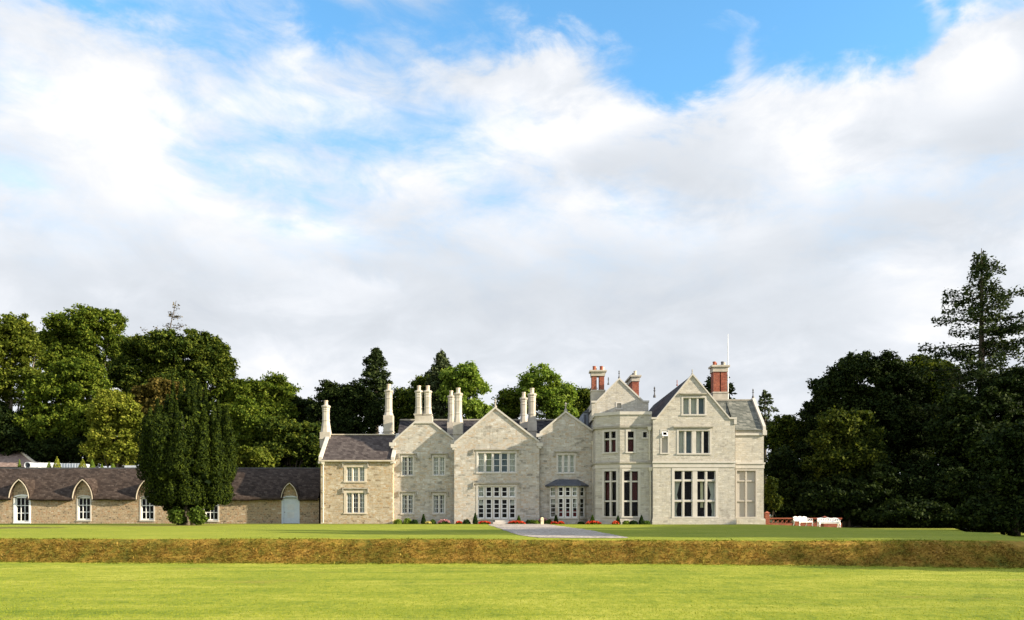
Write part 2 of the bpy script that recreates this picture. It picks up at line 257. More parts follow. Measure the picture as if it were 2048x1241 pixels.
def ground_mat():
    m, nt, out = new_mat('lawn'); g = nt.n('ShaderNodeNewGeometry'); pos = g.outputs['Position']; x, y, z = nt.sep(pos)
    flat = nt.xyz(x, y, 0.0); strx = nt.xyz(nt.m('MULTIPLY', x, .45), nt.m('MULTIPLY', y, .8), 0.0); gr = nt.noise(nt.xyz(nt.m('MULTIPLY', x, 10.0), nt.m('MULTIPLY', y, 3.6), 2.0), 1.0, 4, .75); g2 = nt.noise(nt.xyz(nt.m('MULTIPLY', x, 2.6), nt.m('MULTIPLY', y, 1.5), 6.0), 1.0, 5, .7)
    big = nt.noise(flat, .11, 4, .55); mid = nt.noise(strx, .8, 6, .6); fin = nt.noise(flat, 9.0, 6, .7); tuft = nt.noise(flat, 34.0, 3, .7)
    f = nt.m('ADD', nt.m('ADD', nt.m('MULTIPLY', big, .2), nt.m('MULTIPLY', mid, .27)), nt.m('ADD', nt.m('MULTIPLY', gr, .30), nt.m('MULTIPLY', g2, .23)))
    lawn = nt.ramp(f, [(.40, (.095, .15, .012)), (.462, (.195, .242, .020)), (.515, (.27, .295, .028)), (.59, (.39, .385, .06))])
    strk = nt.noise(nt.xyz(nt.m('MULTIPLY', x, .10), nt.m('MULTIPLY', y, 1.5), 31.0), 1.0, 6, .7); lawn = nt.mix(nt.mr(strk, .52, .68, 0.0, .6), lawn, (.12, .175, .012)); lawn = nt.mix(nt.mr(strk, .47, .34, 0.0, .5), lawn, (.37, .36, .06))
    dry = nt.noise(nt.xyz(nt.m('MULTIPLY', x, .5), y, 9.0), .55, 5, .65)
    lawn = nt.mix(nt.mr(dry, .6, .74, 0.0, .55), lawn, (.24, .185, .045))
    clo = nt.noise(nt.xyz(x, nt.m('MULTIPLY', y, .8), 21.0), 1.1, 6, .7)
    lawn = nt.mix(nt.mr(clo, .61, .72, 0.0, .55), lawn, (.085, .145, .012))
    up = nt.mr(z, -.3, -.05)
    lawn = nt.mix(nt.m('MULTIPLY', up, .5), lawn, nt.mix(nt.noise(flat, .5, 5), (.16, .21, .016), (.26, .27, .024)))
    # worn earth under the yew and at the far left of the terrace
    def spot(sx, sy, rx, ry):
        dx = nt.m('DIVIDE', nt.m('SUBTRACT', x, sx), rx); dy = nt.m('DIVIDE', nt.m('SUBTRACT', y, sy), ry)
        r = nt.m('ADD', nt.m('MULTIPLY', dx, dx), nt.m('MULTIPLY', dy, dy))
        return nt.mr(nt.m('ADD', r, nt.m('MULTIPLY', nt.m('SUBTRACT', nt.noise(flat, 1.5, 5), .5), 1.6)), 1.0, .3)
    lawn = nt.mix(nt.m('MULTIPLY', spot(-25.5, 58, 5.5, 4.5), .6), lawn, (.17, .13, .04))
    lawn = nt.mix(nt.m('MULTIPLY', spot(-30, 46, 5.0, 2.4), .75), lawn, (.10, .085, .03))
    nz = nt.sep(g.outputs['Normal'])[2]
    bn_ = nt.noise(nt.xyz(nt.m('MULTIPLY', x, 1.0), y, nt.m('MULTIPLY', z, 1.6)), 2.6, 7, .68); bb = nt.noise(pos, .5, 4)
    bank = nt.ramp(nt.m('ADD', nt.m('MULTIPLY', bn_, .7), nt.m('MULTIPLY', bb, .3)), [(.36, (.07, .08, .012)), (.45, (.17, .14, .02)), (.55, (.28, .18, .03)), (.68, (.42, .25, .055))])
    steep = nt.mr(nt.m('ADD', nz, nt.m('MULTIPLY', nt.m('SUBTRACT', fin, .5), .10)), .965, .90)
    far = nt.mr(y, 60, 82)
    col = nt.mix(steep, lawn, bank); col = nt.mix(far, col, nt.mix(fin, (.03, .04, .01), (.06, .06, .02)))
    finish(nt, out, col, .95, nt.m('ADD', fin, tuft), .6, .05, .15); return m
M['lawn'] = ground_mat()
def gravel_mat():
    m, nt, out = new_mat('gravel'); g = nt.n('ShaderNodeNewGeometry'); pos = g.outputs['Position']
    v = nt.n('ShaderNodeTexVoronoi'); nt.put(v.inputs['Vector'], pos); nt.put(v.inputs['Scale'], 9.0)
    f = nt.m('ADD', nt.m('MULTIPLY', nt.sep(v.outputs['Color'])[0], .5), nt.m('MULTIPLY', nt.noise(nt.xyz(nt.m('MULTIPLY', nt.sep(pos)[0], 1.6), nt.m('MULTIPLY', nt.sep(pos)[1], .5), 0.0), 1.2, 7, .75), .5))
    finish(nt, out, nt.ramp(f, [(.2, (.15, .125, .105)), (.5, (.33, .285, .245)), (.8, (.50, .45, .39))]), .95, v.outputs['Distance'], .6, .03); return m
M['gravel'] = gravel_mat()

# ---------------------------------------------------------------- object helpers
def X(px, Y): return (px - CX) / F * Y
def Z(py, Y): return CZ + (HY - py) / F * Y
def tag(o, label=None, cat=None, group=None, kind=None):
    if label: o['label'] = label
    if cat: o['category'] = cat
    if group: o['group'] = group
    if kind: o['kind'] = kind
    return o
def empty(name, loc, label, cat, group=None, rz=0.0):
    o = bpy.data.objects.new(name, None); COL.objects.link(o); o.location = loc; o.rotation_euler = (0, 0, rz); o.empty_display_size = .3
    return tag(o, label, cat, group)
def origin_of(o):
    v = Vector((0, 0, 0))
    while o is not None: v += o.location; o = o.parent
    return v
def link(name, me, mat, parent=None, loc=None):
    o = bpy.data.objects.new(name, me); COL.objects.link(o)
    if mat is not None: me.materials.append(mat)
    if parent is not None: o.parent = parent
    if loc is not None: o.location = loc
    return o
def children(o): return [c for c in COL.objects if c.parent == o]
def copy_tree(o, parent=None):
    c = o.copy(); COL.objects.link(c)
    if parent is not None: c.parent = parent
    for ch in children(o): copy_tree(ch, c)
    return c

class Fr:                       # a wall frame: u along the wall, w into the wall, z up
    def __init__(s, ox, oy, ang=0.0): s.o = (ox, oy); s.c = math.cos(ang); s.s = math.sin(ang)
    def p(s, u, w, z): return (s.o[0] + u * s.c - w * s.s, s.o[1] + u * s.s + w * s.c, z)
WORLD = Fr(0, 0)
class MB:
    def __init__(s, fr=WORLD): s.v = []; s.f = []; s.fr = fr; s.sm = False
    def add(s, pts): i = len(s.v); s.v += [s.fr.p(*p) for p in pts]; return i
    def poly(s, pts): i = s.add(pts); s.f.append(tuple(range(i, i + len(pts)))); return s
    def box(s, u0, u1, w0, w1, z0, z1):
        i = s.add([(u0, w0, z0), (u1, w0, z0), (u1, w1, z0), (u0, w1, z0), (u0, w0, z1), (u1, w0, z1), (u1, w1, z1), (u0, w1, z1)])
        s.f += [(i, i + 3, i + 2, i + 1), (i + 4, i + 5, i + 6, i + 7), (i, i + 1, i + 5, i + 4), (i + 1, i + 2, i + 6, i + 5), (i + 2, i + 3, i + 7, i + 6), (i + 3, i, i + 4, i + 7)]; return s
    def prism(s, pts, w0, w1):   # pts (u, z) counter-clockwise seen from the front, extruded along w
        n = len(pts); i = s.add([(a, w0, b) for a, b in pts] + [(a, w1, b) for a, b in pts])
        s.f.append(tuple(range(i, i + n))); s.f.append(tuple(range(i + 2 * n - 1, i + n - 1, -1)))
        for k in range(n): j = (k + 1) % n; s.f.append((i + k, i + n + k, i + n + j, i + j))
        return s
    def plan(s, pts, z0, z1):    # pts (u, w) ccw seen from above
        n = len(pts); i = s.add([(a, b, z0) for a, b in pts] + [(a, b, z1) for a, b in pts])
        s.f.append(tuple(range(i + n - 1, i - 1, -1))); s.f.append(tuple(range(i + n, i + 2 * n)))
        for k in range(n): j = (k + 1) % n; s.f.append((i + k, i + j, i + n + j, i + n + k))
        return s
    def lathe(s, u, w, prof, n=8, rot=0.0, sq=1.0):   # prof (r, z) upward
        i = len(s.v)
        for r, z in prof: s.add([(u + r * math.cos(rot + 2 * math.pi * k / n), w + sq * r * math.sin(rot + 2 * math.pi * k / n), z) for k in range(n)])
        for a in range(len(prof) - 1):
            for k in range(n): j = (k + 1) % n; s.f.append((i + a * n + k, i + a * n + j, i + (a + 1) * n + j, i + (a + 1) * n + k))
        s.f.append(tuple(i + (len(prof) - 1) * n + k for k in range(n))); s.f.append(tuple(i + n - 1 - k for k in range(n))); return s
    def tube(s, pts, rad, n=6):
        pts = [Vector(p) for p in pts]; rad = rad if isinstance(rad, (list, tuple)) else [rad] * len(pts); i0 = len(s.v)
        for k, p in enumerate(pts):
            t = (pts[min(k + 1, len(pts) - 1)] - pts[max(k - 1, 0)]).normalized()
            a = t.cross(Vector((0, 0, 1)) if abs(t.z) < .9 else Vector((1, 0, 0))).normalized(); b = t.cross(a)
            s.add([tuple(p + (a * math.cos(2 * math.pi * q / n) + b * math.sin(2 * math.pi * q / n)) * rad[k]) for q in range(n)])
        for k in range(len(pts) - 1):
            for q in range(n): j = (q + 1) % n; s.f.append((i0 + k * n + q, i0 + k * n + j, i0 + (k + 1) * n + j, i0 + (k + 1) * n + q))
        s.f.append(tuple(i0 + n - 1 - q for q in range(n))); s.f.append(tuple(i0 + (len(pts) - 1) * n + q for q in range(n))); return s
    def wall(s, u0, u1, z0, top, holes, rev=.22, w=0.0):
        # vertical strips between breakpoints; top = polyline [(u, z)...]
        us = {u0, u1}
        for a in top: us.add(a[0])
        for h in holes: us.add(h[0]); us.add(h[1])
        us = sorted(u for u in us if u0 - 1e-6 <= u <= u1 + 1e-6)
        def tz(u):
            for (a, za), (b, zb) in zip(top[:-1], top[1:]):
                if a - 1e-6 <= u <= b + 1e-6: return za + (zb - za) * ((u - a) / (b - a) if b > a else 0)
            return top[-1][1]
        for a, b in zip(us[:-1], us[1:]):
            mid = (a + b) / 2; hs = sorted([h for h in holes if h[0] < mid < h[1]], key=lambda h: h[2]); zl = z0
            for h in hs:
                if h[2] > zl + 1e-4: s.poly([(a, w, zl), (b, w, zl), (b, w, h[2]), (a, w, h[2])])
                zl = h[3]
            s.poly([(a, w, zl), (b, w, zl), (b, w, tz(b)), (a, w, tz(a))])
        for h in holes:
            a, b, c, d = h; e = w + rev
            s.poly([(a, w, c), (a, e, c), (a, e, d), (a, w, d)][::-1]); s.poly([(b, w, c), (b, e, c), (b, e, d), (b, w, d)])
            s.poly([(a, w, d), (b, w, d), (b, e, d), (a, e, d)][::-1]); s.poly([(a, w, c), (b, w, c), (b, e, c), (a, e, c)])
        return s
    def build(s, name, mat, parent=None, origin=None, smooth=False):
        o = origin_of(parent) if parent is not None else Vector(origin or (0, 0, 0))
        me = bpy.data.meshes.new(name); me.from_pydata([(a - o.x, b - o.y, c - o.z) for a, b, c in s.v], [], s.f)
        bm = bmesh.new(); bm.from_mesh(me); bmesh.ops.remove_doubles(bm, verts=bm.verts, dist=1e-5); bmesh.ops.recalc_face_normals(bm, faces=bm.faces); bm.to_mesh(me); bm.free()
        if smooth:
            for p in me.polygons: p.use_smooth = True
        return link(name, me, mat, parent, None if parent is not None else o)

def quads_mesh(name, V):        # V: (n,4,3)
    n = len(V); me = bpy.data.meshes.new(name); me.vertices.add(n * 4); me.vertices.foreach_set('co', V.reshape(-1).astype(np.float32))
    me.loops.add(n * 4); me.loops.foreach_set('vertex_index', np.arange(n * 4, dtype=np.int32))
    me.polygons.add(n); me.polygons.foreach_set('loop_start', np.arange(0, n * 4, 4, dtype=np.int32)); me.update(); me.validate(); return me
def leaf_quads(C, size, rng, flat=0.0, aspect=.6, up=None, outward=None):
    n = len(C); nrm = rng.normal(size=(n, 3))
    if outward is not None: nrm = nrm * .75 + outward
    nrm[:, 2] = nrm[:, 2] * (1 + flat) + flat * .5
    nrm /= np.linalg.norm(nrm, axis=1, keepdims=True) + 1e-9
    t = rng.normal(size=(n, 3))
    if up is not None: t = t * .35 + np.array(up)
    a = t - (t * nrm).sum(1, keepdims=True) * nrm; a /= np.linalg.norm(a, axis=1, keepdims=True) + 1e-9
    b = np.cross(nrm, a); s = size * rng.uniform(.6, 1.35, (n, 1))
    bend = nrm * s * rng.uniform(-.25, .25, (n, 1))
    return np.stack([C - a * s, C + b * s * aspect + bend, C + a * s, C - b * s * aspect + bend], 1)

# ---------------------------------------------------------------- ground
def sstep(a, b, v): t = np.clip((v - a) / (b - a), 0, 1); return t * t * (3 - 2 * t)
def ground_z(x, y):
    x = np.asarray(x, float); y = np.asarray(y, float)
    yt = np.interp(x, [-60, -17.8, 0, 8, 13.5, 40], [29.8, 27.6, 26.6, 25.7, 24.9, 22.5]) + .05 * np.sin(x * .9) + .03 * np.sin(x * 2.3 + 1) + .015 * np.sin(x * 6.1)
    sd1 = y - yt; sd2 = (16.3 + (y - 25) * .5 - x) * .88
    k = 1.6; h = np.clip(.5 + .5 * (sd2 - sd1) / k, 0, 1); sd = sd2 * (1 - h) + sd1 * h - k * h * (1 - h)
    t = np.clip(1 + sd / 1.02, 0, 1); t = t * .72 + sstep(0, 1, t) * .28
    up = -.38 * sstep(19.5, 31, x) + .02 * np.sin(x * .33) * np.sin(y * .21) * sstep(66, 50, y) + .09 * np.exp(-((x + 29) / 5) ** 2 - ((y - 47) / 2.5) ** 2)
    lo = -.8 + .025 * np.sin(x * .21 + .5) * np.sin(y * .33)
    return lo * (1 - t) + up * t
def gz(x, y): return float(ground_z(x, y))
def build_ground():
    xs = np.concatenate([[-900, -500, -300, -200, -130, -90, -65], np.arange(-48, 48.01, .4), [65, 90, 130, 200, 300, 500, 900]])
    ys = np.concatenate([[-300, -150, -80, -40, -20, -8, 0, 5], np.arange(8, 22, .8), np.arange(22, 31, .12), np.arange(31, 75, 1.0), [80, 90, 110, 140, 180, 250, 400, 700, 1500]])
    gx, gy = np.meshgrid(xs, ys); zz = ground_z(gx, gy); nx, ny = len(xs), len(ys)
    V = np.stack([gx, gy, zz], -1).reshape(-1, 3); me = bpy.data.meshes.new('ground'); i = np.arange(nx * ny).reshape(ny, nx)
    Fq = np.stack([i[:-1, :-1], i[:-1, 1:], i[1:, 1:], i[1:, :-1]], -1).reshape(-1, 4)
    me.from_pydata(V.tolist(), [], Fq.tolist())
    for p in me.polygons: p.use_smooth = True
    tag(link('ground', me, M['lawn']), kind='structure')
    # gravel path: from the garden door across the terrace
    pts = [(69.3, -1.7, 2.9), (64, -1.95, 3.1), (58, -1.6, 3.3), (51, -1.1, 3.75), (44, -.6, 3.9), (38.5, -.25, 3.92), (34, .05, 3.95), (31, .3, 4.05), (29, .6, 4.1), (27.7, .95, 4.1), (27.35, 1.9, 3.5)]
    m = MB(); rows = []
    for k in range(len(pts) - 1):
        (ya, la, ra), (yb, lb, rb) = pts[k], pts[k + 1]
        for t in np.arange(0, 1, .1): rows.append((ya + (yb - ya) * t, la + (lb - la) * t + random.uniform(-.1, .1), ra + (rb - ra) * t + random.uniform(-.1, .1)))
    nn = 7; i0 = None
    for (yy, l, r) in rows: m.add([(l + (r - l) * q / (nn - 1), yy, gz(l + (r - l) * q / (nn - 1), yy) + .012) for q in range(nn)])
    for k in range(len(rows) - 1):
        for q in range(nn - 1): m.f.append((k * nn + q, k * nn + q + 1, (k + 1) * nn + q + 1, (k + 1) * nn + q))
    tag(m.build('gravel_path', M['gravel']), kind='structure')
random.seed(3); build_ground()

# ---------------------------------------------------------------- country house
HOUSE = empty('country_house', (0, 70, 0), 'large grey limestone country house with steep gables, mullioned windows and tall right wing', 'house')
def window(fr, parent, op, n=1, rows=(), mul=.1, tr=.09, bars=(1, 1), rev=.2, surround=.15, hood=False, timber=True, stone=None, gaps=None, curtains=(), tbar=.055, gbar=.032, sill=True, rowbars=None, hoodw=.3, pane=True):
    u0, u1, z0, z1 = op; st = stone or M['ashlar']; m = MB(fr)
    s = surround; pr = -.025
    if s > 0:
        m.box(u0 - s, u0, pr, .06, z0, z1); m.box(u1, u1 + s, pr, .06, z0, z1); m.box(u0 - s, u1 + s, pr, .06, z1, z1 + s)
    if s == 0: m.box(u0, u0 + .03, .04, rev, z0 - .01, z1); m.box(u1 - .03, u1, .04, rev, z0 - .01, z1)
    if sill:
        m.prism([(u0 - s - .03, z0 - .12), (u1 + s + .03, z0 - .12), (u1 + s + .03, z0), (u0 - s - .03, z0)], -.07, .1)
    # lights
    gaps = gaps or [mul] * (n - 1); lw = (u1 - u0 - sum(gaps)) / n; cells_u = []; u = u0
    for k in range(n):
        cells_u.append((u, u + lw)); u += lw
        if k < n - 1: m.box(u, u + gaps[k], .035 if gaps[k] < .2 else .01, rev, z0, z1); u += gaps[k]
    zs = [z0] + [z0 + (z1 - z0) * r for r in rows] + [z1]
    for zt in zs[1:-1]:
        for a, b in cells_u: m.box(a, b, .055, rev, zt - tr / 2, zt + tr / 2)
    wo = m.build('window', st, parent)
    fm = MB(fr); pm = MB(fr); tw = rev - .055
    for a, b in cells_u:
        for r, (za, zb) in enumerate(zip(zs[:-1], zs[1:])):
            za2 = za + (tr / 2 if r > 0 else 0); zb2 = zb - (tr / 2 if r < len(zs) - 2 else 0); t = tbar
            if timber:
                fm.box(a, a + t, tw, tw + .05, za2, zb2); fm.box(b - t, b, tw, tw + .05, za2, zb2); fm.box(a + t, b - t, tw, tw + .05, za2, za2 + t); fm.box(a + t, b - t, tw, tw + .05, zb2 - t, zb2)
                bc, br = (rowbars[r] if rowbars else bars)
                for c in range(1, bc): q = a + t + (b - a - 2 * t) * c / bc; fm.box(q - gbar / 2, q + gbar / 2, tw + .005, tw + .045, za2 + t, zb2 - t)
                for c in range(1, br): q = za2 + t + (zb2 - za2 - 2 * t) * c / br; fm.box(a + t, b - t, tw + .008, tw + .042, q - gbar / 2, q + gbar / 2)
            pm.poly([(a, tw + .028, za2), (b, tw + .028, za2), (b, tw + .028, zb2), (a, tw + .028, zb2)])
    if timber: fm.build('frame', M['white'], wo)
    if pane: pm.build('pane', M['glass'], wo)
    for (fa, fb, ga, gb, mt, taper) in curtains:
        cm = MB(fr); nseg = 14; ua, ub = u0 + (u1 - u0) * fa, u0 + (u1 - u0) * fb; za, zb = z0 + (z1 - z0) * ga, z0 + (z1 - z0) * gb; nz = 8
        for j in range(nz + 1):
            tt = j / nz; k = 1 - taper * (1 - abs(2 * (1 - tt) - 1.25) / 1.25) if taper else 1.0
            k = max(.25, k) if taper else 1.0
            for i in range(nseg + 1):
                f = i / nseg; anch = 0 if (fa + fb) / 2 < .5 else 1
                uu = (ua + (ub - ua) * f * k) if anch == 0 else (ub - (ub - ua) * (1 - f) * k)
                cm.add([(uu, rev + .1 + .025 * math.sin(f * 26 + tt), za + (zb - za) * tt)])
        for j in range(nz):
            for i in range(nseg): q = j * (nseg + 1) + i; cm.f.append((q, q + 1, q + nseg + 2, q + nseg + 1))
        cm.build('curtain', M[mt], wo, smooth=True)
    if hood:
        hm = MB(fr); a, b = u0 - hoodw, u1 + hoodw; zt = z1 + s + .1
        hm.box(a, b, -.13, .03, zt, zt + .1); hm.box(a, a + .1, -.13, .03, zt - .3, zt); hm.box(b - .1, b, -.13, .03, zt - .3, zt)
        hm.box(a - .1, a + .1, -.12, .03, zt - .37, zt - .3); hm.box(b - .1, b + .1, -.12, .03, zt - .37, zt - .3)
        hm.build('hood_mould', M['mould_grey'], wo)
    return wo
def px_op(px0, px1, py0, py1, Y): return (X(px0, Y), X(px1, Y), Z(py1, Y), Z(py0, Y))
def rake(m, pts, w0, w1, t=.2):   # coping along a polyline (u,z)
    for (a, za), (b, zb) in zip(pts[:-1], pts[1:]):
        m.prism([(a, za), (b, zb), (b, zb + t), (a, za + t)], w0, w1)
def finial(u, y, z, h=.7, mat='mould_grey', parent=HOUSE):
    f = MB(); r = h * (.13 if mat != 'mould_grey' else .2)
    f.lathe(u, y, [(r, z), (r * .9, z + h * .16), (r * .42, z + h * .3), (r * .36, z + h * .55), (r * .8, z + h * .62), (r * .35, z + h * .7), (r * .62, z + h * .85), (r * .15, z + h)], 8)
    return f.build('finial', M[mat], parent)
def octo_chimney(u, y, zb, zs, zsh, zt, wb, ws, zpot, parent=HOUSE, db=None):
    # square base to zs, splay to zsh, octagonal shaft to zt with moulded cap, clay pot to zpot
    db = db or wb; m = MB(); m.box(u - wb / 2, u + wb / 2, y - db / 2, y + db / 2, zb, zs)
    m.box(u - wb / 2 - .05, u + wb / 2 + .05, y - db / 2 - .05, y + db / 2 + .05, zb + (zs - zb) * .55, zb + (zs - zb) * .55 + .08)
    q = ws / 2 / math.cos(math.pi / 8); o8 = [(math.cos(math.pi / 8 + k * math.pi / 4) * q, math.sin(math.pi / 8 + k * math.pi / 4) * q) for k in range(8)]
    sqr = []
    for (a, b) in o8: k = max(abs(a), abs(b)); sqr.append((a / k * wb / 2, b / k * db / 2))
    i = m.add([(u + a, y + b, zs) for a, b in sqr] + [(u + a, y + b, zsh) for a, b in o8])
    for k in range(8): j = (k + 1) % 8; m.f.append((i + k, i + j, i + 8 + j, i + 8 + k))
    h = zt - zsh; ro = math.pi / 8
    m.lathe(u, y, [(q * 1.1, zsh), (q * 1.1, zsh + .1), (q, zsh + .16), (q, zsh + h * .6), (q * 1.1, zsh + h * .61), (q * 1.1, zsh + h * .64), (q, zsh + h * .66), (q, zt - .42), (q * 1.08, zt - .38), (q * 1.08, zt - .3), (q * 1.02, zt - .26), (q * 1.28, zt - .14), (q * 1.28, zt - .04), (q * 1.05, zt)], 8, ro)
    c = m.build('chimney', M['chimney_stone'], parent); p = MB()
    r = q * .58; p.lathe(u, y, [(r * 1.05, zt - .02), (r * .92, zt + .1), (r * .85, zpot - .12), (r, zpot - .1), (r, zpot), (r * .7, zpot), (r * .65, zpot - .15)], 12)
    p.build('chimney_pot', M['pot_clay'], c); return c
def gable(px0, px1, pxa, pye0, pyea, pye1, Y, depth, holes, wall_mat, roof_mat, name='wall', flat=None, int_backing=True):
    fr = Fr(0, Y); u0, u1, ua = X(px0, Y), X(px1, Y), X(pxa, Y); ze0, za, ze1 = Z(pye0, Y), Z(pyea, Y), Z(pye1, Y)
    top = [(u0, ze0), (ua, za), (u1, ze1)] if flat is None else [(u0, ze0), (X(flat[0], Y), za), (X(flat[1], Y), za), (u1, ze1)]
    m = MB(fr); m.wall(u0, u1, -.15, top, holes)
    m.poly([(u0, 0, -.15), (u0, depth, -.15), (u0, depth, ze0), (u0, 0, ze0)]); m.poly([(u1, 0, -.15), (u1, depth, -.15), (u1, depth, ze1), (u1, 0, ze1)])
    m.poly([(u0, depth, -.15), (u1, depth, -.15)] + [(a, depth, b) for a, b in top[::-1]])
    m.build(name, M[wall_mat], HOUSE)
    c = MB(fr); rake(c, top, -.1, .32, .18)
    c.box(u0 - .3, u0 + .25, -.11, .32, ze0 - .3, ze0 + .02); c.box(u1 - .25, u1 + .3, -.11, .32, ze1 - .3, ze1 + .02)
    c.box(u0 - .16, u0 + .1, -.09, .3, ze0 - .48, ze0 - .3); c.box(u1 - .1, u1 + .16, -.09, .3, ze1 - .48, ze1 - .3)
    c.build('coping', M['ashlar'], HOUSE)
    r = MB(fr)
    for (a, b) in zip(top[:-1], top[1:]): r.prism([(a[0], a[1] - .12), (b[0], b[1] - .12), (b[0], b[1] + .06), (a[0], a[1] + .06)], .32, depth + .1)
    r.build('roof', M[roof_mat], HOUSE)
    if int_backing:
        w = MB(fr); w.box(u0 + .1, u1 - .1, 1.5, 1.55, 0, min(ze0, ze1) + .4); w.box(u0 + .1, u1 - .1, .35, 1.5, Z(965, Y) - .06, Z(965, Y) + .05); w.build('dark_backing', M['interior'], HOUSE)
    return fr
def downpipe(u, y, z0, z1, mat='pipe_stone', r=.055, kick=True):
    d = MB(); d.tube([(u, y, z1 - .3), (u, y, z0 + .35), (u - (.16 if kick else 0), y, z0 + .1)], r, 8)
    d.prism([(u - .1, z1 - .32), (u + .1, z1 - .32), (u + .17, z1), (u - .17, z1)], y - .12, y + .12)
    for q in (.25, .5, .75): d.box(u - .09, u + .09, y - .06, y + .08, z0 + (z1 - z0) * q, z0 + (z1 - z0) * q + .07)
    return d.build('downpipe', M[mat], HOUSE)

def build_house():
    # ---- cottage wing at the left
    Y = 70.2; fr = Fr(0, Y); u0, u1 = X(641, Y), X(785.5, Y); ze = Z(921, Y); yr = 3.0; zr = Z(873.5, Y + yr)
    w1, w2 = px_op(693, 729, 934.5, 963, Y), px_op(693, 729, 986, 1026, Y)
    m = MB(fr); m.wall(u0, u1, -.15, [(u0, ze), (u1, ze)], [w1, w2])
    for u in (u0, u1): m.poly([(u, 0, -.15), (u, 2 * yr, -.15), (u, 2 * yr, ze), (u, yr, zr), (u, 0, ze)])
    m.poly([(u0, 2 * yr, -.15), (u1, 2 * yr, -.15), (u1, 2 * yr, ze), (u0, 2 * yr, ze)]); m.build('wall', M['stone_warm'], HOUSE)
    r = MB(fr)
    for sgn in (0, 1):
        wa, wb = (-.15, yr) if sgn == 0 else (2 * yr + .15, yr); dz = (zr - ze) / yr * .15
        r.add([(u0 + .1, wa, ze - dz), (u1 - .1, wa, ze - dz), (u1 - .1, wb, zr), (u0 + .1, wb, zr), (u0 + .1, wa, ze - dz + .14), (u1 - .1, wa, ze - dz + .14), (u1 - .1, wb, zr + .14), (u0 + .1, wb, zr + .14)])
        i = len(r.v) - 8; r.f += [(i, i + 1, i + 2, i + 3), (i + 4, i + 5, i + 6, i + 7), (i, i + 1, i + 5, i + 4), (i + 1, i + 2, i + 6, i + 5), (i + 3, i, i + 4, i + 7)]
    r.build('roof', M['slate_cottage'], HOUSE)
    rg = MB(fr); rg.prism([(u0 + .1, zr + .12), (u1 - .1, zr + .12), (u1 - .1, zr + .22), (u0 + .1, zr + .22)], yr - .14, yr + .14); rg.build('ridge', M['ashlar_warm'], HOUSE)
    g = MB(fr); g.box(u0 - .1, u1 + .05, -.27, -.153, ze - .12, ze + .0); g.build('gutter', M['ashlar_warm'], HOUSE)
    c = MB(fr)
    for u in (u0, u1):
        a, b = u - .14, u + .16
        i = c.add([(a, -.12, ze - .1), (b, -.12, ze - .1), (b, yr, zr + .0), (a, yr, zr + .0), (a, -.12, ze + .28), (b, -.12, ze + .28), (b, yr, zr + .3), (a, yr, zr + .3)])
        c.f += [(i, i + 1, i + 2, i + 3), (i + 4, i + 5, i + 6, i + 7), (i, i + 1, i + 5, i + 4), (i + 1, i + 2, i + 6, i + 5), (i + 3, i, i + 4, i + 7), (i + 2, i + 3, i + 7, i + 6)]
        c.box(a - .04, b + .04, -.2, .3, ze - .28, ze - .1)
        c.build('coping', M['ashlar'], HOUSE); c = MB(fr)
    iw = MB(fr); iw.box(u0 + .1, u1 - .1, 1.5, 1.55, 0, ze); iw.box(u0 + .1, u1 - .1, .35, 1.5, 2.85, 2.95); iw.build('dark_backing', M['interior'], HOUSE)
    for op, rb in ((w1, (2, 3)), (w2, (2, 4))):
        window(fr, HOUSE, op, 3, (), .1, bars=rb, hood=True, stone=M['ashlar_warm'], surround=.22, hoodw=.36, curtains=[(.02, .98, .0, 1, 'curtain', 0)] if rb == (2, 3) else [(.0, .22, 0, 1, 'curtain', 0), (.78, 1, 0, 1, 'curtain', 0)])
    downpipe(X(647, Y), Y - .12, 0, ze - .05, 'pipe_stone', .06, False)
    octo_chimney(X(652, 73.2), 73.2, ze + 1.3, Z(865, 73), Z(842, 73), Z(811, 73), .92, .6, Z(801, 73))
    octo_chimney(X(777.5, 74), 74, ze + 1, Z(832, 74), Z(824, 74), Z(781, 74), .86, .62, Z(769, 74))
    # ---- first gable
    Y = 71.0; ops = [px_op(804.5, 826, 914, 951, Y), px_op(867, 889, 914, 951, Y), px_op(804.5, 826, 990, 1027, Y), px_op(867, 889, 990, 1027, Y)]
    fr = gable(785.5, 908.5, 847, 886, 847.5, 881, Y, 9, ops, 'stone_grey', 'slate_dark', flat=(829, 865))
    for k, op in enumerate(ops):
        window(fr, HOUSE, op, 2, (), .1, bars=(2, 4), hood=True, stone=M['ashlar'], surround=.12, hoodw=.32, curtains=[(.02, .98, 0, 1, 'curtain', 0)] if k == 1 else [(.0, .2, 0, 1, 'curtain', 0), (.8, 1, 0, 1, 'curtain', 0)])
    zt = Z(847.5, Y) + .17; b = MB(); b.box(X(829.5, Y), X(864.5, Y), Y + .02, Y + .95, zt, Z(832, Y)); b.build('chimney_base', M['chimney_stone'], HOUSE)
    for px in (837.8, 855.6): octo_chimney(X(px, Y + .5), Y + .5, Z(832, Y), Z(829, Y + .5), Z(817, Y + .5), Z(782, Y + .5), .76, .58, Z(772, Y + .5))
    # ---- second, larger gable with the garden door
    Y = 69.7; ops = [px_op(955.5, 1031, 906, 945, Y), px_op(955.5, 1031, 973, 1037.5, Y)]
    fr = gable(908.5, 1079, 990.5, 889, 818, 886.5, Y, 10, ops, 'stone_grey', 'slate_dark')
    window(fr, HOUSE, ops[0], 5, (), .12, bars=(1, 3), hood=True, surround=.12, hoodw=.42, curtains=[(.0, .2, 0, 1, 'curtain', 0), (.2, .4, 0, 1, 'curtain_green', 0), (.42, .79, 0, 1, 'curtain_blue', 0), (.8, 1, 0, 1, 'curtain', 0)])
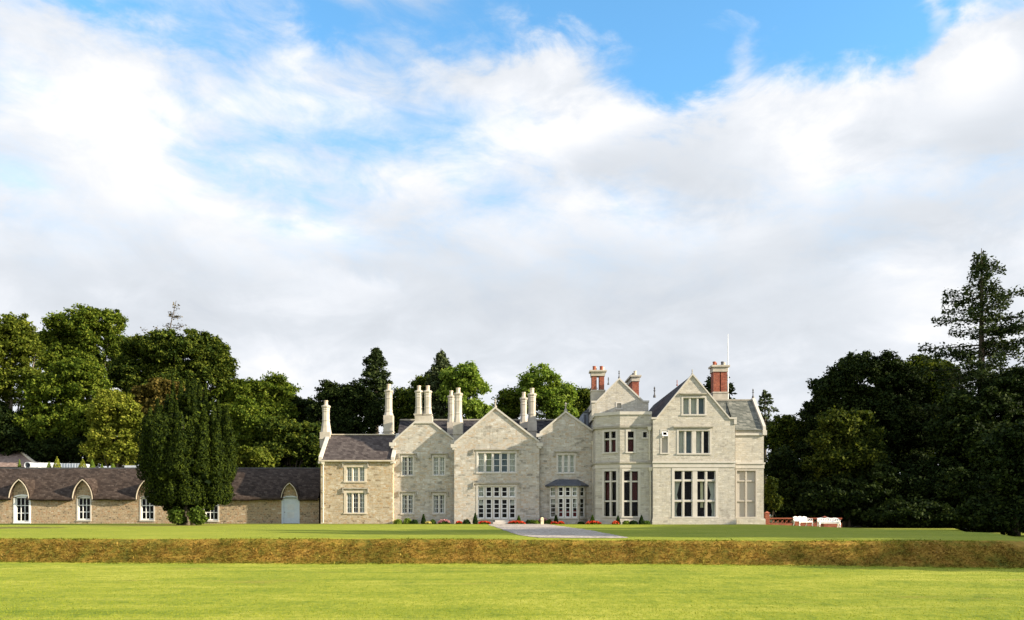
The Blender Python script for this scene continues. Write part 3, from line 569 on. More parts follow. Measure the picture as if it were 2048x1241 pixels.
    window(fr, HOUSE, ops[1], 5, (.64,), .12, .14, hood=True, surround=.12, hoodw=.42, rowbars=[(1, 4), (1, 2)], tbar=.09, gbar=.05, curtains=[(.0, .2, .4, 1, 'curtain', .5), (.8, 1, .4, 1, 'curtain', .5)])
    finial(X(990.5, Y), Y + .1, Z(818, Y) + .12, .75)
    st = MB(); st.box(X(986, 69), X(1022, 69), 68.6, 69.66, 0, .17); st.box(X(990, 69), X(1018, 69), 69.1, 69.66, .172, .33); st.build('step', M['ashlar'], HOUSE)
    # ---- third gable with the bay window
    Y = 70.2; ops = [px_op(1115.5, 1149, 910, 946, Y)]
    bx0, bx1, bz0, bz1 = X(1094, Y), X(1173, Y), Z(1041, Y), Z(969, Y)
    fr = gable(1079.5, 1188, 1131.5, 868, 826, 866, Y, 10, ops + [(bx0 + .3, bx1 - .3, .9, bz1 - .1)], 'stone_grey', 'slate_dark')
    window(fr, HOUSE, ops[0], 3, (), .12, bars=(1, 3), hood=True, surround=.12, hoodw=.34, curtains=[(.0, .3, 0, 1, 'curtain', 0), (.34, .66, 0, 1, 'curtain', 0), (.7, 1, 0, 1, 'curtain', 0)])
    finial(X(1131.5, Y), Y + .1, Z(826, Y) + .12, .8)
    Yb = 69.0; xa, xb = X(1113.5, Yb), X(1158, Yb); bl, br = X(1095, Y), X(1173, Y); zs, ztp = Z(1035.5, Yb), Z(971, Yb)
    angL = math.atan2(Yb - Y, xa - bl); angR = math.atan2(Y - Yb, br - xb); lenL = math.hypot(xa - bl, Y - Yb)
    for o_, a_, L, nl in (((bl, Y), angL, lenL, 1), ((xa, Yb), 0.0, xb - xa, 3), ((xb, Yb), angR, math.hypot(br - xb, Y - Yb), 1)):
        f2 = Fr(o_[0], o_[1], a_); e = .12 if nl == 3 else .24
        op = (e, L - e, zs, Z(973.5, Yb)); m = MB(f2); m.wall(0, L, -.1, [(0, ztp + .06), (L, ztp + .06)], [op], .18); m.build('bay_wall', M['stone_grey'], HOUSE)
        window(f2, HOUSE, op, nl, (.66,), .13, .13, rev=.16, surround=0, sill=True, rowbars=[(1, 4), (1, 2)], tbar=.085, gbar=.045,
               curtains=[(.78, 1, .35, 1, 'curtain', .4)] if nl == 3 else [(.0, .9, .4, 1, 'curtain', .4)])
    rf = MB(); lo = [(bl - .22, Y), (xa - .14, Yb - .2), (xb + .14, Yb - .2), (br + .22, Y)]; hi = [(bl + .75, Y - .02), (xa + .3, Y - .25), (xb - .3, Y - .25), (br - .75, Y - .02)]
    za, zb = ztp + .02, Z(959.5, Y); i = rf.add([(a, b, za - .1) for a, b in lo] + [(a, b, za) for a, b in lo] + [(a, b, zb) for a, b in hi])
    for k in range(3): rf.f += [(i + k, i + k + 1, i + 5 + k, i + 4 + k), (i + 4 + k, i + 5 + k, i + 9 + k, i + 8 + k)]
    rf.f += [(i + 8, i + 9, i + 10, i + 11), (i, i + 1, i + 2, i + 3)]; rf.build('bay_roof', M['lead'], HOUSE)
    downpipe(X(1186, 70), 69.98, 0, Z(883, 70))
    # ---- cross range behind the three gables, with stacks
    Y = 76; u0, u1 = X(800, Y), X(1185, Y); zr = Z(841, Y); cr = MB(); cr.add([]);
    cr.fr = Fr(0, 0); pts = [(72.2, zr - 3.6), (Y, zr), (79.8, zr - 3.6)]
    i = cr.add([(u0, a, b) for a, b in pts] + [(u1, a, b) for a, b in pts]); cr.f += [(i, i + 3, i + 4, i + 1), (i + 1, i + 4, i + 5, i + 2), (i, i + 1, i + 2), (i + 3, i + 5, i + 4)]
    cr.build('roof', M['slate_dark'], HOUSE)
    rr = MB(); rr.box(u0, u1, Y - .12, Y + .12, zr - .03, zr + .1); rr.build('ridge', M['mould_grey'], HOUSE)
    octo_chimney(X(916.5, 71.5), 71.5, Z(900, 71.5), Z(846, 71.5), Z(829, 71.5), Z(787, 71.5), .86, .64, Z(776.5, 71.5))
    octo_chimney(X(902.5, 74.5), 74.5, Z(900, 74.5), Z(846, 74.5), Z(831, 74.5), Z(792, 74.5), .72, .56, Z(782, 74.5))
    octo_chimney(X(1064, 73.3), 73.3, Z(885, 73.3), Z(846, 73.3), Z(830, 73.3), Z(788, 73.3), .86, .66, Z(777, 73.3))
    octo_chimney(X(1047.5, 75.5), 75.5, Z(880, 75.5), Z(845, 75.5), Z(832, 75.5), Z(796, 75.5), .76, .58, Z(785, 75.5))
    # ---- right wing: canted bay
    Yf = 66.5; xa, xb = X(1240, Yf), X(1303.5, Yf); xl = X(1191, 67.75); yl = 67.75; zt = Z(826, Yf); zcor = Z(853, Yf); zstr = Z(924, Yf)
    fl = Fr(xl, yl, math.atan2(Yf - yl, xa - xl)); L = math.hypot(xa - xl, yl - Yf); ff = Fr(xa, Yf, 0)
    def fu(px): # pixel to u on the canted face
        t = (px - CX) / F; c, s = fl.c, fl.s
        return (t * yl - xl) / (c - t * s)
    holesL = [(fu(1208.5), fu(1232.5), Z(1033, 67.1), Z(943, 67.1)), (fu(1208.5), fu(1231.5), Z(905, 67.1), Z(864, 67.1))]
    hf = lambda a, b, c, d: (X(a, Yf) - xa, X(b, Yf) - xa, Z(d, Yf), Z(c, Yf))
    holesF = [hf(1248, 1276, 943, 1033), hf(1255.5, 1267.5, 863.5, 904), hf(1286, 1293.5, 864.5, 875.5)]
    m = MB(fl); m.wall(0, L, -.15, [(0, zt), (L, zt)], holesL); m.fr = ff; m.wall(0, xb - xa, -.15, [(0, zt), (xb - xa, zt)], holesF)
    m.fr = WORLD; m.poly([(xl, yl, -.15), (xl, 80, -.15), (xl, 80, zt), (xl, yl, zt)]); m.poly([(xl, 80, -.15), (X(1296, 69.5), 80, -.15), (X(1296, 69.5), 80, zt), (xl, 80, zt)])
    m.poly([(xl, yl, zt - .3), (xa, Yf, zt - .3), (xb, Yf, zt - .3), (xb, 70, zt - .3), (xl, 70, zt - .3)]); m.build('wall', M['stone_pale'], HOUSE)
    def band(z0, z1, pr, name, mat):   # a projecting course round the bay
        b = MB(); e = pr
        pin = [(xl, 79.9), (xl, yl), (xa, Yf), (xb - .003, Yf)]; pout = [(xl - e, 79.9), (xl - e, yl - e * .6), (xa - e * .3, Yf - e), (xb - .003, Yf - e)]
        i = b.add([(p[0], p[1], z) for z in (z0, z1) for p in pout] + [(p[0], p[1], z) for z in (z0, z1) for p in pin])
        for k in range(3): b.f += [(i + k, i + k + 1, i + 5 + k, i + 4 + k), (i + 4 + k, i + 5 + k, i + 13 + k, i + 12 + k), (i + k, i + k + 1, i + 9 + k, i + 8 + k)]
        b.f += [(i + 3, i + 11, i + 15, i + 7)]
        return b.build(name, M[mat], HOUSE)
    band(zstr - .14, zstr + .0, .14, 'string_course', 'mould_grey'); band(zstr - .5, zstr - .14, .04, 'string_course', 'ashlar'); band(zcor - .12, zcor + .06, .13, 'string_course', 'mould_grey'); band(zt - .16, zt + .1, .1, 'coping', 'ashlar'); band(-.15, .38, .09, 'plinth', 'stone_pale')
    dk = [(0.0, .5, 0, .62, 'curtain_red', 0), (.5, 1, 0, .62, 'curtain_red', 0)]
    window(fl, HOUSE, holesL[0], 2, (.335, .775), .16, .13, timber=False, surround=.2, rev=.3, curtains=[(.0, .5, .34, .98, 'curtain_red', .3)])
    window(fl, HOUSE, holesL[1], 2, (.64,), .16, .13, timber=False, surround=.17, rev=.26, curtains=dk)
    window(ff, HOUSE, holesF[0], 2, (.335, .775), .16, .13, timber=False, surround=.2, rev=.3, curtains=[(.5, 1, .34, .98, 'curtain_red', .3)])
    window(ff, HOUSE, holesF[1], 1, (.66,), .16, .13, timber=False, surround=.17, rev=.26, curtains=[(0, 1, 0, .64, 'curtain_red', 0)])
    window(ff, HOUSE, holesF[2], 1, (), .16, .13, timber=False, surround=.1, rev=.2)
    iw = MB(); iw.box(xl + .2, xb - .1, 69.2, 69.25, 0, zt - .4); iw.box(xl + .2, xb - .1, 68, 69.2, zstr - .1, zstr); iw.build('dark_backing', M['interior'], HOUSE)
    # set-back gable above the bay
    Y = 69.3; u0, u1, ua = X(1183.5, Y), X(1297, Y), X(1238.5, Y); ze, zap = Z(806, Y), Z(760, Y); fr = Fr(0, Y); zb = zt - .29
    op = px_op(1234, 1242.5, 807, 817, Y)
    m = MB(fr); ul, ur = X(1193, Y), X(1287, Y); m.wall(u0, u1, zb, [(u0, ze + .0), (ul, ze), (ua, zap), (ur, ze + .02), (u1, ze + .02)], [op], .12)
    for u in (u0, u1): m.poly([(u, 0, zb), (u, 9, zb), (u, 9, ze), (u, 0, ze)])
    m.build('wall', M['stone_pale'], HOUSE)
    c = MB(fr); rake(c, [(u0 - .05, ze), (ul, ze), (ua, zap), (ur, ze + .02), (u1 + .05, ze + .02)], -.08, .3, .17); c.build('coping', M['ashlar'], HOUSE)
    r = MB(fr); r.prism([(u0, ze - .75), (ua, zap - .1), (ua, zap + .06), (u0, ze - .55)], .3, 8.6); r.prism([(ua, zap - .1), (u1, ze - .75), (u1, ze - .55), (ua, zap + .06)], .3, 8.6); r.build('roof', M['slate_dark'], HOUSE)
    vw = window(fr, HOUSE, op, 1, (), surround=.11, timber=False, rev=.1, sill=True, pane=False); q = MB(fr); q.poly([(op[0], .07, op[2]), (op[1], .07, op[2]), (op[1], .07, op[3]), (op[0], .07, op[3])]); q.build('louvre', M['mould_grey'], vw)
    finial(ua, Y + .1, zap + .12, .72, 'metal_dark'); finial(X(1217.5, 76.5), 76.8, Z(770, 76.8), .75, 'metal_dark')
    # small slated stair block left of it
    s = MB(); Y2 = 72; s.box(X(1166, Y2), X(1184.5, Y2), Y2, Y2 + 5, Z(886, Y2), Z(826, Y2)); sb = s.build('stair_block', M['lead_pale'], HOUSE)
    s = MB(Fr(0, Y2)); a, b = X(1165, Y2), X(1184.5, Y2); s.prism([(a, Z(825.8, Y2)), (b, Z(825.8, Y2)), (b, Z(813, Y2))], -.15, 5); s.build('roof', M['lead'], sb)
    s = MB(); s.box(X(1168, Y2), X(1173, Y2), Y2 - .04, Y2, Z(868, Y2), Z(830, Y2)); s.box(X(1175, Y2), X(1181, Y2), Y2 - .04, Y2, Z(868, Y2), Z(828, Y2)); s.build('panel', M['lead'], sb)
    # ---- right wing: big gable
    Y = 66.0; G = px_op(1349, 1431, 942, 1034, Y); N = px_op(1357.5, 1419, 862, 907, Y); A = px_op(1366.5, 1409.5, 796, 829, Y); S = px_op(1323.5, 1335.5, 862, 906, Y)
    fr = Fr(0, Y); u0, u1, ua = X(1306, Y), X(1470, Y), X(1385, Y); ze, zap = Z(839, Y), Z(751, Y); k0, k1 = X(1313, Y), X(1459, Y)
    top = [(u0, ze), (k0, ze), (ua, zap), (k1, ze), (u1, ze)]
    m = MB(fr); m.wall(u0, u1, -.15, top, [G, N, A, S], .3)
    for u in (u0, u1): m.poly([(u, 0, -.15), (u, 18, -.15), (u, 18, ze), (u, 0, ze)])
    m.poly([(u0, 18, -.15), (u1, 18, -.15)] + [(a, 18, b) for a, b in top[::-1]]); m.build('wall', M['stone_pale'], HOUSE)
    c = MB(fr); rake(c, [(u0 - .14, ze), (k0, ze), (ua, zap), (k1, ze), (u1 + .14, ze)], -.1, .34, .16); c.box(u1 - .1, u1 + .13, -.08, .34, ze - .42, ze - .002); c.build('coping', M['ashlar'], HOUSE)
    r = MB(fr); r.prism([(k0 - .3, ze - .45), (ua, zap - .12), (ua, zap + .05), (k0 - .3, ze - .28)], .34, 18.2); r.prism([(ua, zap - .12), (k1 + .3, ze - .45), (k1 + .3, ze - .28), (ua, zap + .05)], .34, 18.2); r.build('roof', M['slate_dark'], HOUSE)
    s = MB(fr); s.box(u0 - .06, u1 + .06, -.13, .02, zstr - .14, zstr); s.box(u0 - .02, u1 + .02, -.05, .02, zstr - .5, zstr - .143); s.build('string_course', M['ashlar'], HOUSE)
    s = MB(fr); s.box(u0 - .08, u1 + .08, -.11, .01, -.15, .42); s.box(u0 - .05, u1 + .05, -.07, .01, .423, .5); s.build('plinth', M['stone_pale'], HOUSE)
    window(fr, HOUSE, G, 4, (.345, .79), gaps=[.17, .4, .17], tr=.14, surround=.22, rev=.3, timber=True, tbar=.03, hood=False, curtains=[(.0, .17, .3, .78, 'curtain', .5), (.83, 1, .3, .78, 'curtain', .5), (0, .1, 0, .3, 'curtain', .3), (.92, 1, 0, .3, 'curtain', .3), (.66, .73, .2, .8, 'curtain_cream', 0)])
    window(fr, HOUSE, N, 4, (), gaps=[.14, .34, .14], surround=.16, rev=.26, timber=True, tbar=.04, curtains=[(.0, .22, 0, 1, 'curtain', 0), (.26, .48, 0, 1, 'curtain_blue', 0), (.53, .73, 0, 1, 'curtain', 0), (.78, .86, 0, 1, 'curtain_blue', 0)])
    window(fr, HOUSE, A, 3, (), .13, surround=.15, rev=.24, timber=True, tbar=.04, curtains=[(.0, .31, 0, 1, 'curtain', 0), (.35, .64, 0, 1, 'curtain', 0), (.7, 1, 0, 1, 'curtain_blue', 0)])
    sw = window(fr, HOUSE, S, 1, (.72,), .1, .1, surround=.12, rev=.24, timber=True, tbar=.04, pane=False)
    q = MB(fr); q.box(S[0] + .04, S[1] - .04, .15, .19, S[2], S[2] + (S[3] - S[2]) * .7); q.build('blind', M['panel'], sw)
    q = MB(fr); za = S[2] + (S[3] - S[2]) * .76; zb = S[3] - .05
    for a, b, c_, d_ in ((S[0] + .02, S[0] + .1, za, zb), (S[1] - .1, S[1] - .02, za, zb), (S[0] + .1, S[1] - .1, za, za + .08), (S[0] + .1, S[1] - .1, zb - .08, zb)):
        i = len(q.v); q.box(a, b, 0, .05, c_, d_)
        for k in range(i, len(q.v)): v = q.v[k]; q.v[k] = (v[0], v[1] + .02 - (zb - v[2]) * .45, v[2])
    q.build('sash', M['white'], sw)
    for op, e in ((N, .3), (A, .12)):
        h = MB(fr); h.box(op[0] - e - .15, op[1] + e, -.17, .02, op[3] + .26, op[3] + .38); h.build('hood_mould', M['mould_grey'], HOUSE)
    iw = MB(fr); iw.box(u0 + .2, u1 - .2, 2.2, 2.25, 0, ze); iw.box(u0 + .2, u1 - .2, .5, 2.2, zstr - .1, zstr); iw.box(u0 + .2, u1 - .2, .5, 2.2, ze - .9, ze - .8); iw.build('dark_backing', M['interior'], HOUSE)
    finial(ua, Y + .1, zap + .1, .42, 'mould_grey'); finial(X(1355, 73), 73.2, Z(772, 73.2), .55, 'terracotta'); finial(ua, 83.6, Z(795.5, 83.6), 1.15, 'metal_dark')
    downpipe(X(1298.5, 66.4), 66.36, zstr + .05, Z(854, 66.4), kick=False); downpipe(X(1300.5, 66.4), 66.36, 0, Z(935, 66.4))
    dp = MB(); dp.tube([(X(1305, 66.1), 66.3, .0), (X(1305, 66.1), 66.3, zstr - .2)], .04, 6); dp.build('downpipe', M['pipe_dark'], HOUSE)
    # ---- right end section with blind window
    Y = 67.4; fr = Fr(0, Y); u0, u1 = X(1470.5, Y), X(1527.5, Y); ze = Z(859, Y); yr = 3.0; zr = Z(801.5, Y + yr); B = px_op(1474, 1511, 942, 1034, Y)
    m = MB(fr); m.wall(u0, u1, -.35, [(u0, ze), (u1, ze)], [B], .2); m.poly([(u1, 0, -.35), (u1, 6, -.35), (u1, 6, ze), (u1, yr, zr), (u1, 0, ze)]); m.poly([(u0, 6, -.35), (u1, 6, -.35), (u1, 6, ze), (u0, 6, ze)]); m.build('wall', M['stone_pale'], HOUSE)
    r = MB(fr); i = r.add([(u0 + .01, -.16, ze - .1), (u1 - .1, -.16, ze - .1), (u1 - .1, yr, zr), (u0 + .01, yr, zr), (u1 - .1, 6.16, ze - .1), (u0 + .01, 6.16, ze - .1)]); r.f += [(i, i + 1, i + 2, i + 3), (i + 3, i + 2, i + 4, i + 5)]
    i = r.add([(u0 - 3.0, .4, ze), (u0, .4, ze), (u0, yr, zr), (u0 - 3.0, yr, zr)]); r.f += [(i, i + 1, i + 2, i + 3)]
    r.build('roof', M['slate_green'], HOUSE)
    s = MB(fr); s.box(u0 - 3, u1 - .1, yr - .1, yr + .1, zr - .03, zr + .1); s.build('ridge', M['mould_grey'], HOUSE)
    c = MB(fr); a, b = u1 - .1, u1 + .14; i = c.add([(a, -.14, ze - .1), (b, -.14, ze - .1), (b, yr, zr - .03), (a, yr, zr - .03), (a, -.14, ze + .24), (b, -.14, ze + .24), (b, yr, zr + .28), (a, yr, zr + .28), (a, 6.14, ze), (b, 6.14, ze), (a, 6.14, ze + .24), (b, 6.14, ze + .24)])
    c.f += [(i, i + 1, i + 2, i + 3), (i + 4, i + 5, i + 6, i + 7), (i, i + 1, i + 5, i + 4), (i + 1, i + 2, i + 6, i + 5), (i + 3, i, i + 4, i + 7), (i + 7, i + 6, i + 11, i + 10), (i + 2, i + 9, i + 11, i + 6)]
    c.box(a - .04, b + .06, -.22, .3, ze - .5, ze - .1); c.build('coping', M['ashlar'], HOUSE)
    s = MB(fr); s.box(u0, u1 - .05, -.14, .02, ze - .52, ze - .35); s.build('cornice', M['ashlar'], HOUSE)
    s = MB(fr); s.box(u0 + .05, u1 + .1, -.13, .02, zstr - .14, zstr); s.box(u0 + .02, u1 + .04, -.05, .02, zstr - .5, zstr - .143); s.build('string_course', M['ashlar'], HOUSE)
    s = MB(fr); s.box(u0 + .09, u1 + .12, -.12, .01, -.35, .42); s.box(u0 + .06, u1 + .08, -.07, .01, .423, .5); s.build('plinth', M['stone_pale'], HOUSE)
    bw = window(fr, HOUSE, B, 2, (.345, .78), .13, .11, timber=False, surround=.12, rev=.2, pane=False, stone=M['panel'])
    q = MB(fr); q.poly([(B[0], .16, B[2]), (B[1], .16, B[2]), (B[1], .16, B[3]), (B[0], .16, B[3])]); q.build('blank_panel', M['panel'], bw)
    finial(u1, Y + yr, zr + .2, .85, 'metal_dark')
    # ---- brick stacks of the right wing
    def brick_stack(px0, px1, Y, py_cap, py_br, py_st, zb, depth, gapw, pots, wide=1.0):
        u0, u1 = X(px0, Y), X(px1, Y); um = (u0 + u1) / 2; zs, zb_, zc = Z(py_st, Y), Z(py_br, Y), Z(py_cap, Y)
        m = MB(); m.box(u0 - .06, u1 + .06, Y - .06, Y + depth + .06, zb, zs); m.box(u0 - .1, u1 + .1, Y - .1, Y + depth + .1, zs - .14, zs - .02)
        c = m.build('chimney', M['chimney_stone'], HOUSE); b = MB()
        if gapw > 0:
            b.box(u0, um - gapw, Y, Y + depth, zs, zb_); b.box(um + gapw, u1, Y, Y + depth, zs, zb_)
        else: b.box(u0, u1, Y, Y + depth, zs, zb_)
        b.build('brick_shaft', M['brick_red'], c)
        k = MB(); k.box(u0 - .07, u1 + .07, Y - .07, Y + depth + .07, zb_, zb_ + (zc - zb_) * .72); k.box(u0 - .2, u1 + .2, Y - .2, Y + depth + .2, zb_ + (zc - zb_) * .72 + .002, zc); k.build('cap', M['chimney_stone'], c)
        for (pu, pw, ph, pm) in pots:
            q = MB(); r = .15; x_ = u0 + (u1 - u0) * pu; y_ = Y + depth * pw
            q.lathe(x_, y_, [(r * 1.1, zc), (r, zc + .1), (r * .85, zc + ph - .1), (r, zc + ph - .08), (r, zc + ph), (r * .7, zc + ph), (r * .6, zc + ph - .2)], 12); q.build('chimney_pot', M[pm], c)
        return c
    brick_stack(1184, 1208.5, 69.9, 741, 752.5, 780, Z(826, 69.9), .75, .12, [(.22, .5, .42, 'terracotta'), (.8, .5, .42, 'terracotta'), (.32, .8, .36, 'pot_clay'), (.92, .8, .36, 'pot_clay')])
    brick_stack(1264.5, 1278, 74, 751, 763, 800, Z(850, 74), 3.2, 0, [(.5, .1, .45, 'pot_clay'), (.5, .35, .4, 'metal_dark'), (.5, .6, .4, 'metal_dark'), (.5, .85, .4, 'metal_dark')])
    brick_stack(1427, 1454.5, 70.5, 731, 744, 784, Z(850, 70.5), .9, .05, [(.15, .5, .4, 'terracotta'), (.75, .5, .4, 'metal_dark'), (.3, .85, .36, 'terracotta'), (.92, .85, .36, 'pot_clay')])
build_house()
FP = MB(); FP.lathe(X(1456, 76), 76, [(.06, 9.0), (.045, Z(684, 76)), (.026, Z(684, 76) + .02), (.018, Z(669, 76)), (.01, Z(668, 76))], 8)
tag(FP.build('flagpole', M['white'], None, (X(1456, 76), 76, 9.0)), 'thin white flagpole rising above the roof behind the right-hand brick chimney', 'flagpole')
# red sofa standing inside the bay window
def build_sofa():
    s = empty('sofa', (X(1136, 69.6), 69.75, .25), 'red upholstered sofa seen through the lower panes of the bay window', 'sofa')
    x = s.location.x
    m = MB(); m.box(x - .9, x + .9, 69.7, 70.3, .25, .66); m.build('seat', M['red_sofa'], s)
    m = MB(); m.prism([(x - .98, .662), (x + .98, .662), (x + .98, 1.12), (x + .7, 1.2), (x - .7, 1.2), (x - .98, 1.12)], 69.5, 69.66); m.build('backrest', M['red_sofa'], s)
build_sofa()

# ---------------------------------------------------------------- low outbuilding at the left
def build_outbuilding():
    Y = 72.0; fr = Fr(0, Y); x0, x1 = -58.0, X(638, Y); ze = Z(999, Y); yr = 3.6; zr = Z(937.5, Y + yr)
    o = empty('stone_outbuilding', (-27, Y, 0), 'long low rubble stone outbuilding with brown roof and pointed arched dormers', 'outbuilding')
    def arch_top(u0, u1, z0, z1, n=8):   # segmental head
        uc = (u0 + u1) / 2; return [(u0 + (u1 - u0) * k / n, z0 + (z1 - z0) * math.sin(math.pi * (.12 + .76 * k / n)) ** .8) for k in range(n + 1)]
    ops = []
    for (a, b, c, d) in ((31, 58, 992, 1044), (156, 180.5, 993, 1040), (282, 307.5, 994, 1040), (410.5, 436, 994, 1041)): ops.append(px_op(a, b, c, d, Y))
    door = px_op(565.5, 597, 994, 1050, Y); door = (door[0], door[1], 0.0, door[3])
    dorm = [(42.5, 23), (169, 23), (296, 23), (423, 23), (581, 19)]
    m = MB(fr); holes = ops + [door]; m.wall(x0, x1, -.2, [(x0, ze + .1), (x1, ze + .1)], [(a, b, c, min(d, ze + .1)) for a, b, c, d in holes], .2)
    m.poly([(x0, 0, -.2), (x0, 2 * yr, -.2), (x0, 2 * yr, ze), (x0, yr, zr), (x0, 0, ze)]); m.poly([(x0, 2 * yr, -.2), (x1, 2 * yr, -.2), (x1, 2 * yr, ze), (x0, 2 * yr, ze)])
    m.build('wall', M['stone_rubble'], o)
    # roof: thick sagging sweep with rounded eaves, cut by nothing: the dormer hoods sit through it
    r = MB(fr); nx = 116; prof = [(-.32, ze - .12), (-.42, ze - .02), (-.36, ze + .12), (.1, ze + .5), (1.0, ze + 1.28), (2.2, ze + 2.2), (yr - .1, zr - .02), (yr, zr), (yr + .5, zr - .25), (2 * yr + .3, ze)]
    for i in range(nx + 1):
        u = x0 + (x1 - x0 - .02) * i / nx
        r.add([(u, w + .03 * math.sin(u * 1.3), z + .035 * math.sin(u * .8 + w) * (1 if w < 3 else .3) + .02 * math.sin(u * 2.7)) for w, z in prof])
    npf = len(prof)
    for i in range(nx):
        uc = x0 + (x1 - x0) * (i + .5) / nx
        for k in range(npf - 1): r.f.append((i * npf + k, (i + 1) * npf + k, (i + 1) * npf + k + 1, i * npf + k + 1))
    # leave the roof open where the pointed gablets stand
    keep = []
    for f in r.f:
        c = [sum(r.v[q][t] for q in f) / len(f) for t in range(3)]
        hit = any(abs(c[0] - X(dc, Y)) < X(CX + hw, Y) * .80 and c[1] < Y + .3 for dc, hw in dorm)
        if not hit: keep.append(f)
    r.f = keep; r.build('roof', M['slate_brown'], o, smooth=True)
    rd = MB(fr); rd.box(x0, x1 - .05, yr - .1, yr + .1, zr - .04, zr + .09); rd.build('ridge', M['metal_dark'], o)
    # pointed gablets
    for k, (dc, hw) in enumerate(dorm):
        uc, h = X(dc, Y), X(CX + hw, Y); zt = Z(956 if k < 4 else 963, Y); z0 = ze - .02
        def pa(hh, ztop, n=9):
            L = [(-hh * math.cos(math.pi / 2 * (q / n)) ** .85, z0 + (ztop - z0) * math.sin(math.pi / 2 * (q / n)) ** 1.0 * (q / n) ** .12 if q else z0) for q in range(n + 1)]
            # gothic: flatten into two leaning arcs that meet in a point
            L = []
            for q in range(n + 1):
                t = q / n; ang = t * math.radians(62); Rr = hh / (1 - math.cos(math.radians(62)))
                uu = -hh + Rr * (1 - math.cos(ang)); zz = math.sin(ang) / math.sin(math.radians(62)); L.append((uu, z0 + (ztop - z0) * zz))
            return L
        inn = pa(h * .86, zt - .16); out = pa(h, zt)
        g = MB(fr); ring = [(uc + a, b) for a, b in inn] + [(uc - a, b) for a, b in inn[::-1][1:]]
        hole = (ops + [door])[k]; hz = hole[3]; seg = arch_top(hole[0], hole[1], hz - .22, hz)
        # gablet wall as strips above the opening head
        us = sorted(set([a for a, b in ring] + [a for a, b in seg])); lo_z = ze + .1
        def ev(pl, u):
            for (a, za), (b, zb) in zip(pl[:-1], pl[1:]):
                if a - 1e-9 <= u <= b + 1e-9: return za + (zb - za) * ((u - a) / (b - a) if b > a else 0)
            return None
        for a, b in zip(us[:-1], us[1:]):
            if b - a < 1e-4: continue
            ta, tb = ev(ring, a), ev(ring, b)
            if ta is None or tb is None: continue
            inside = hole[0] - 1e-6 <= (a + b) / 2 <= hole[1] + 1e-6
            la = max(lo_z, ev(seg, min(max(a, hole[0]), hole[1]))) if inside else lo_z; lb = max(lo_z, ev(seg, min(max(b, hole[0]), hole[1]))) if inside else lo_z
            if ta > la + 1e-3 or tb > lb + 1e-3: g.poly([(a, .003, min(la, ta)), (b, .003, min(lb, tb)), (b, .003, tb), (a, .003, ta)])
        gb = g.build('gablet', M['stone_rubble'], o)
        def shell(pin, pout, w0, w1):
            s = MB(fr); P1 = [(uc + a, b) for a, b in pin] + [(uc - a, b) for a, b in pin[::-1][1:]]; P2 = [(uc + a, b) for a, b in pout] + [(uc - a, b) for a, b in pout[::-1][1:]]
            n = len(P1); i = s.add([(a, w0, b) for a, b in P1] + [(a, w0, b) for a, b in P2] + [(a, w1, b) for a, b in P1] + [(a, w1, b) for a, b in P2])
            for q in range(n - 1): s.f += [(i + q, i + q + 1, i + n + q + 1, i + n + q), (i + q, i + 2 * n + q, i + 2 * n + q + 1, i + q + 1), (i + n + q, i + n + q + 1, i + 3 * n + q + 1, i + 3 * n + q)]
            for q in (0, n - 1): s.f.append((i + q, i + n + q, i + 3 * n + q, i + 2 * n + q))
            return s
        shell(inn, out, -.36, 2.4).build('dormer_roof', M['slate_brown'], o)
        shell(pa(h * .83, zt - .22), pa(h * .885, zt - .14), -.40, -.33).build('barge_edge', M['ashlar_warm'], o)
    # windows: white segmental-headed frames
    for k, op in enumerate(ops):
        u0, u1, z0, z1 = op; wm = MB(fr); t = .17 if k == 0 else .11
        wm.box(u0 - t, u0 + .002, -.03, .1, z0 - .02, z1 - .2); wm.box(u1 - .002, u1 + t, -.03, .1, z0 - .02, z1 - .2); wm.box(u0 - t, u1 + t, -.07, .12, z0 - .14, z0 - .022)
        seg = arch_top(u0 - t, u1 + t, z1 - .2, z1 + .12); sg2 = arch_top(u0, u1, z1 - .22, z1)
        n = len(seg); i = wm.add([(a, -.03, b) for a, b in seg] + [(a, -.03, b) for a, b in sg2] + [(a, .1, b) for a, b in seg] + [(a, .1, b) for a, b in sg2])
        for q in range(n - 1): wm.f += [(i + q, i + q + 1, i + n + q + 1, i + n + q), (i + q, i + q + 1, i + 2 * n + q + 1, i + 2 * n + q), (i + n + q, i + n + q + 1, i + 3 * n + q + 1, i + 3 * n + q)]
        wo = wm.build('window', M['ashlar'] if k else M['white'], o)
        f = MB(fr); b = .075; ua, ub = u0, u1
        f.box(ua, ua + b, .1, .16, z0, z1 - .1); f.box(ub - b, ub, .1, .16, z0, z1 - .1); f.box(ua + b, ub - b, .1, .16, z0, z0 + .1); f.box(ua + b, ub - b, .1, .16, z1 - .2, z1 + .0)
        for q in (1, 2): c = ua + b + (ub - ua - 2 * b) * q / 3; f.box(c - .028, c + .028, .106, .154, z0 + .1, z1 - .2)
        for q in (1, 2): c = z0 + .1 + (z1 - z0 - .3) * q / 3; f.box(ua + b, ub - b, .109, .15, c - .028, c + .028)
        f.build('frame', M['white'], wo); p = MB(fr); p.poly([(u0, .13, z0), (u1, .13, z0), (u1, .13, z1), (u0, .13, z1)]); p.build('pane', M['glass'], wo)
    u0, u1, z0, z1 = door; d = MB(fr); seg = arch_top(u0 + .02, u1 - .02, z1 - .22, z1 - .01)
    pts = [(u0 + .02, z0 + .02), (u1 - .02, z0 + .02)] + [(a, b) for a, b in seg[::-1]]; d.prism(pts, .09, .14); do = d.build('door', M['door_paint'], o)
    q = MB(fr); w = (u1 - u0) * .3
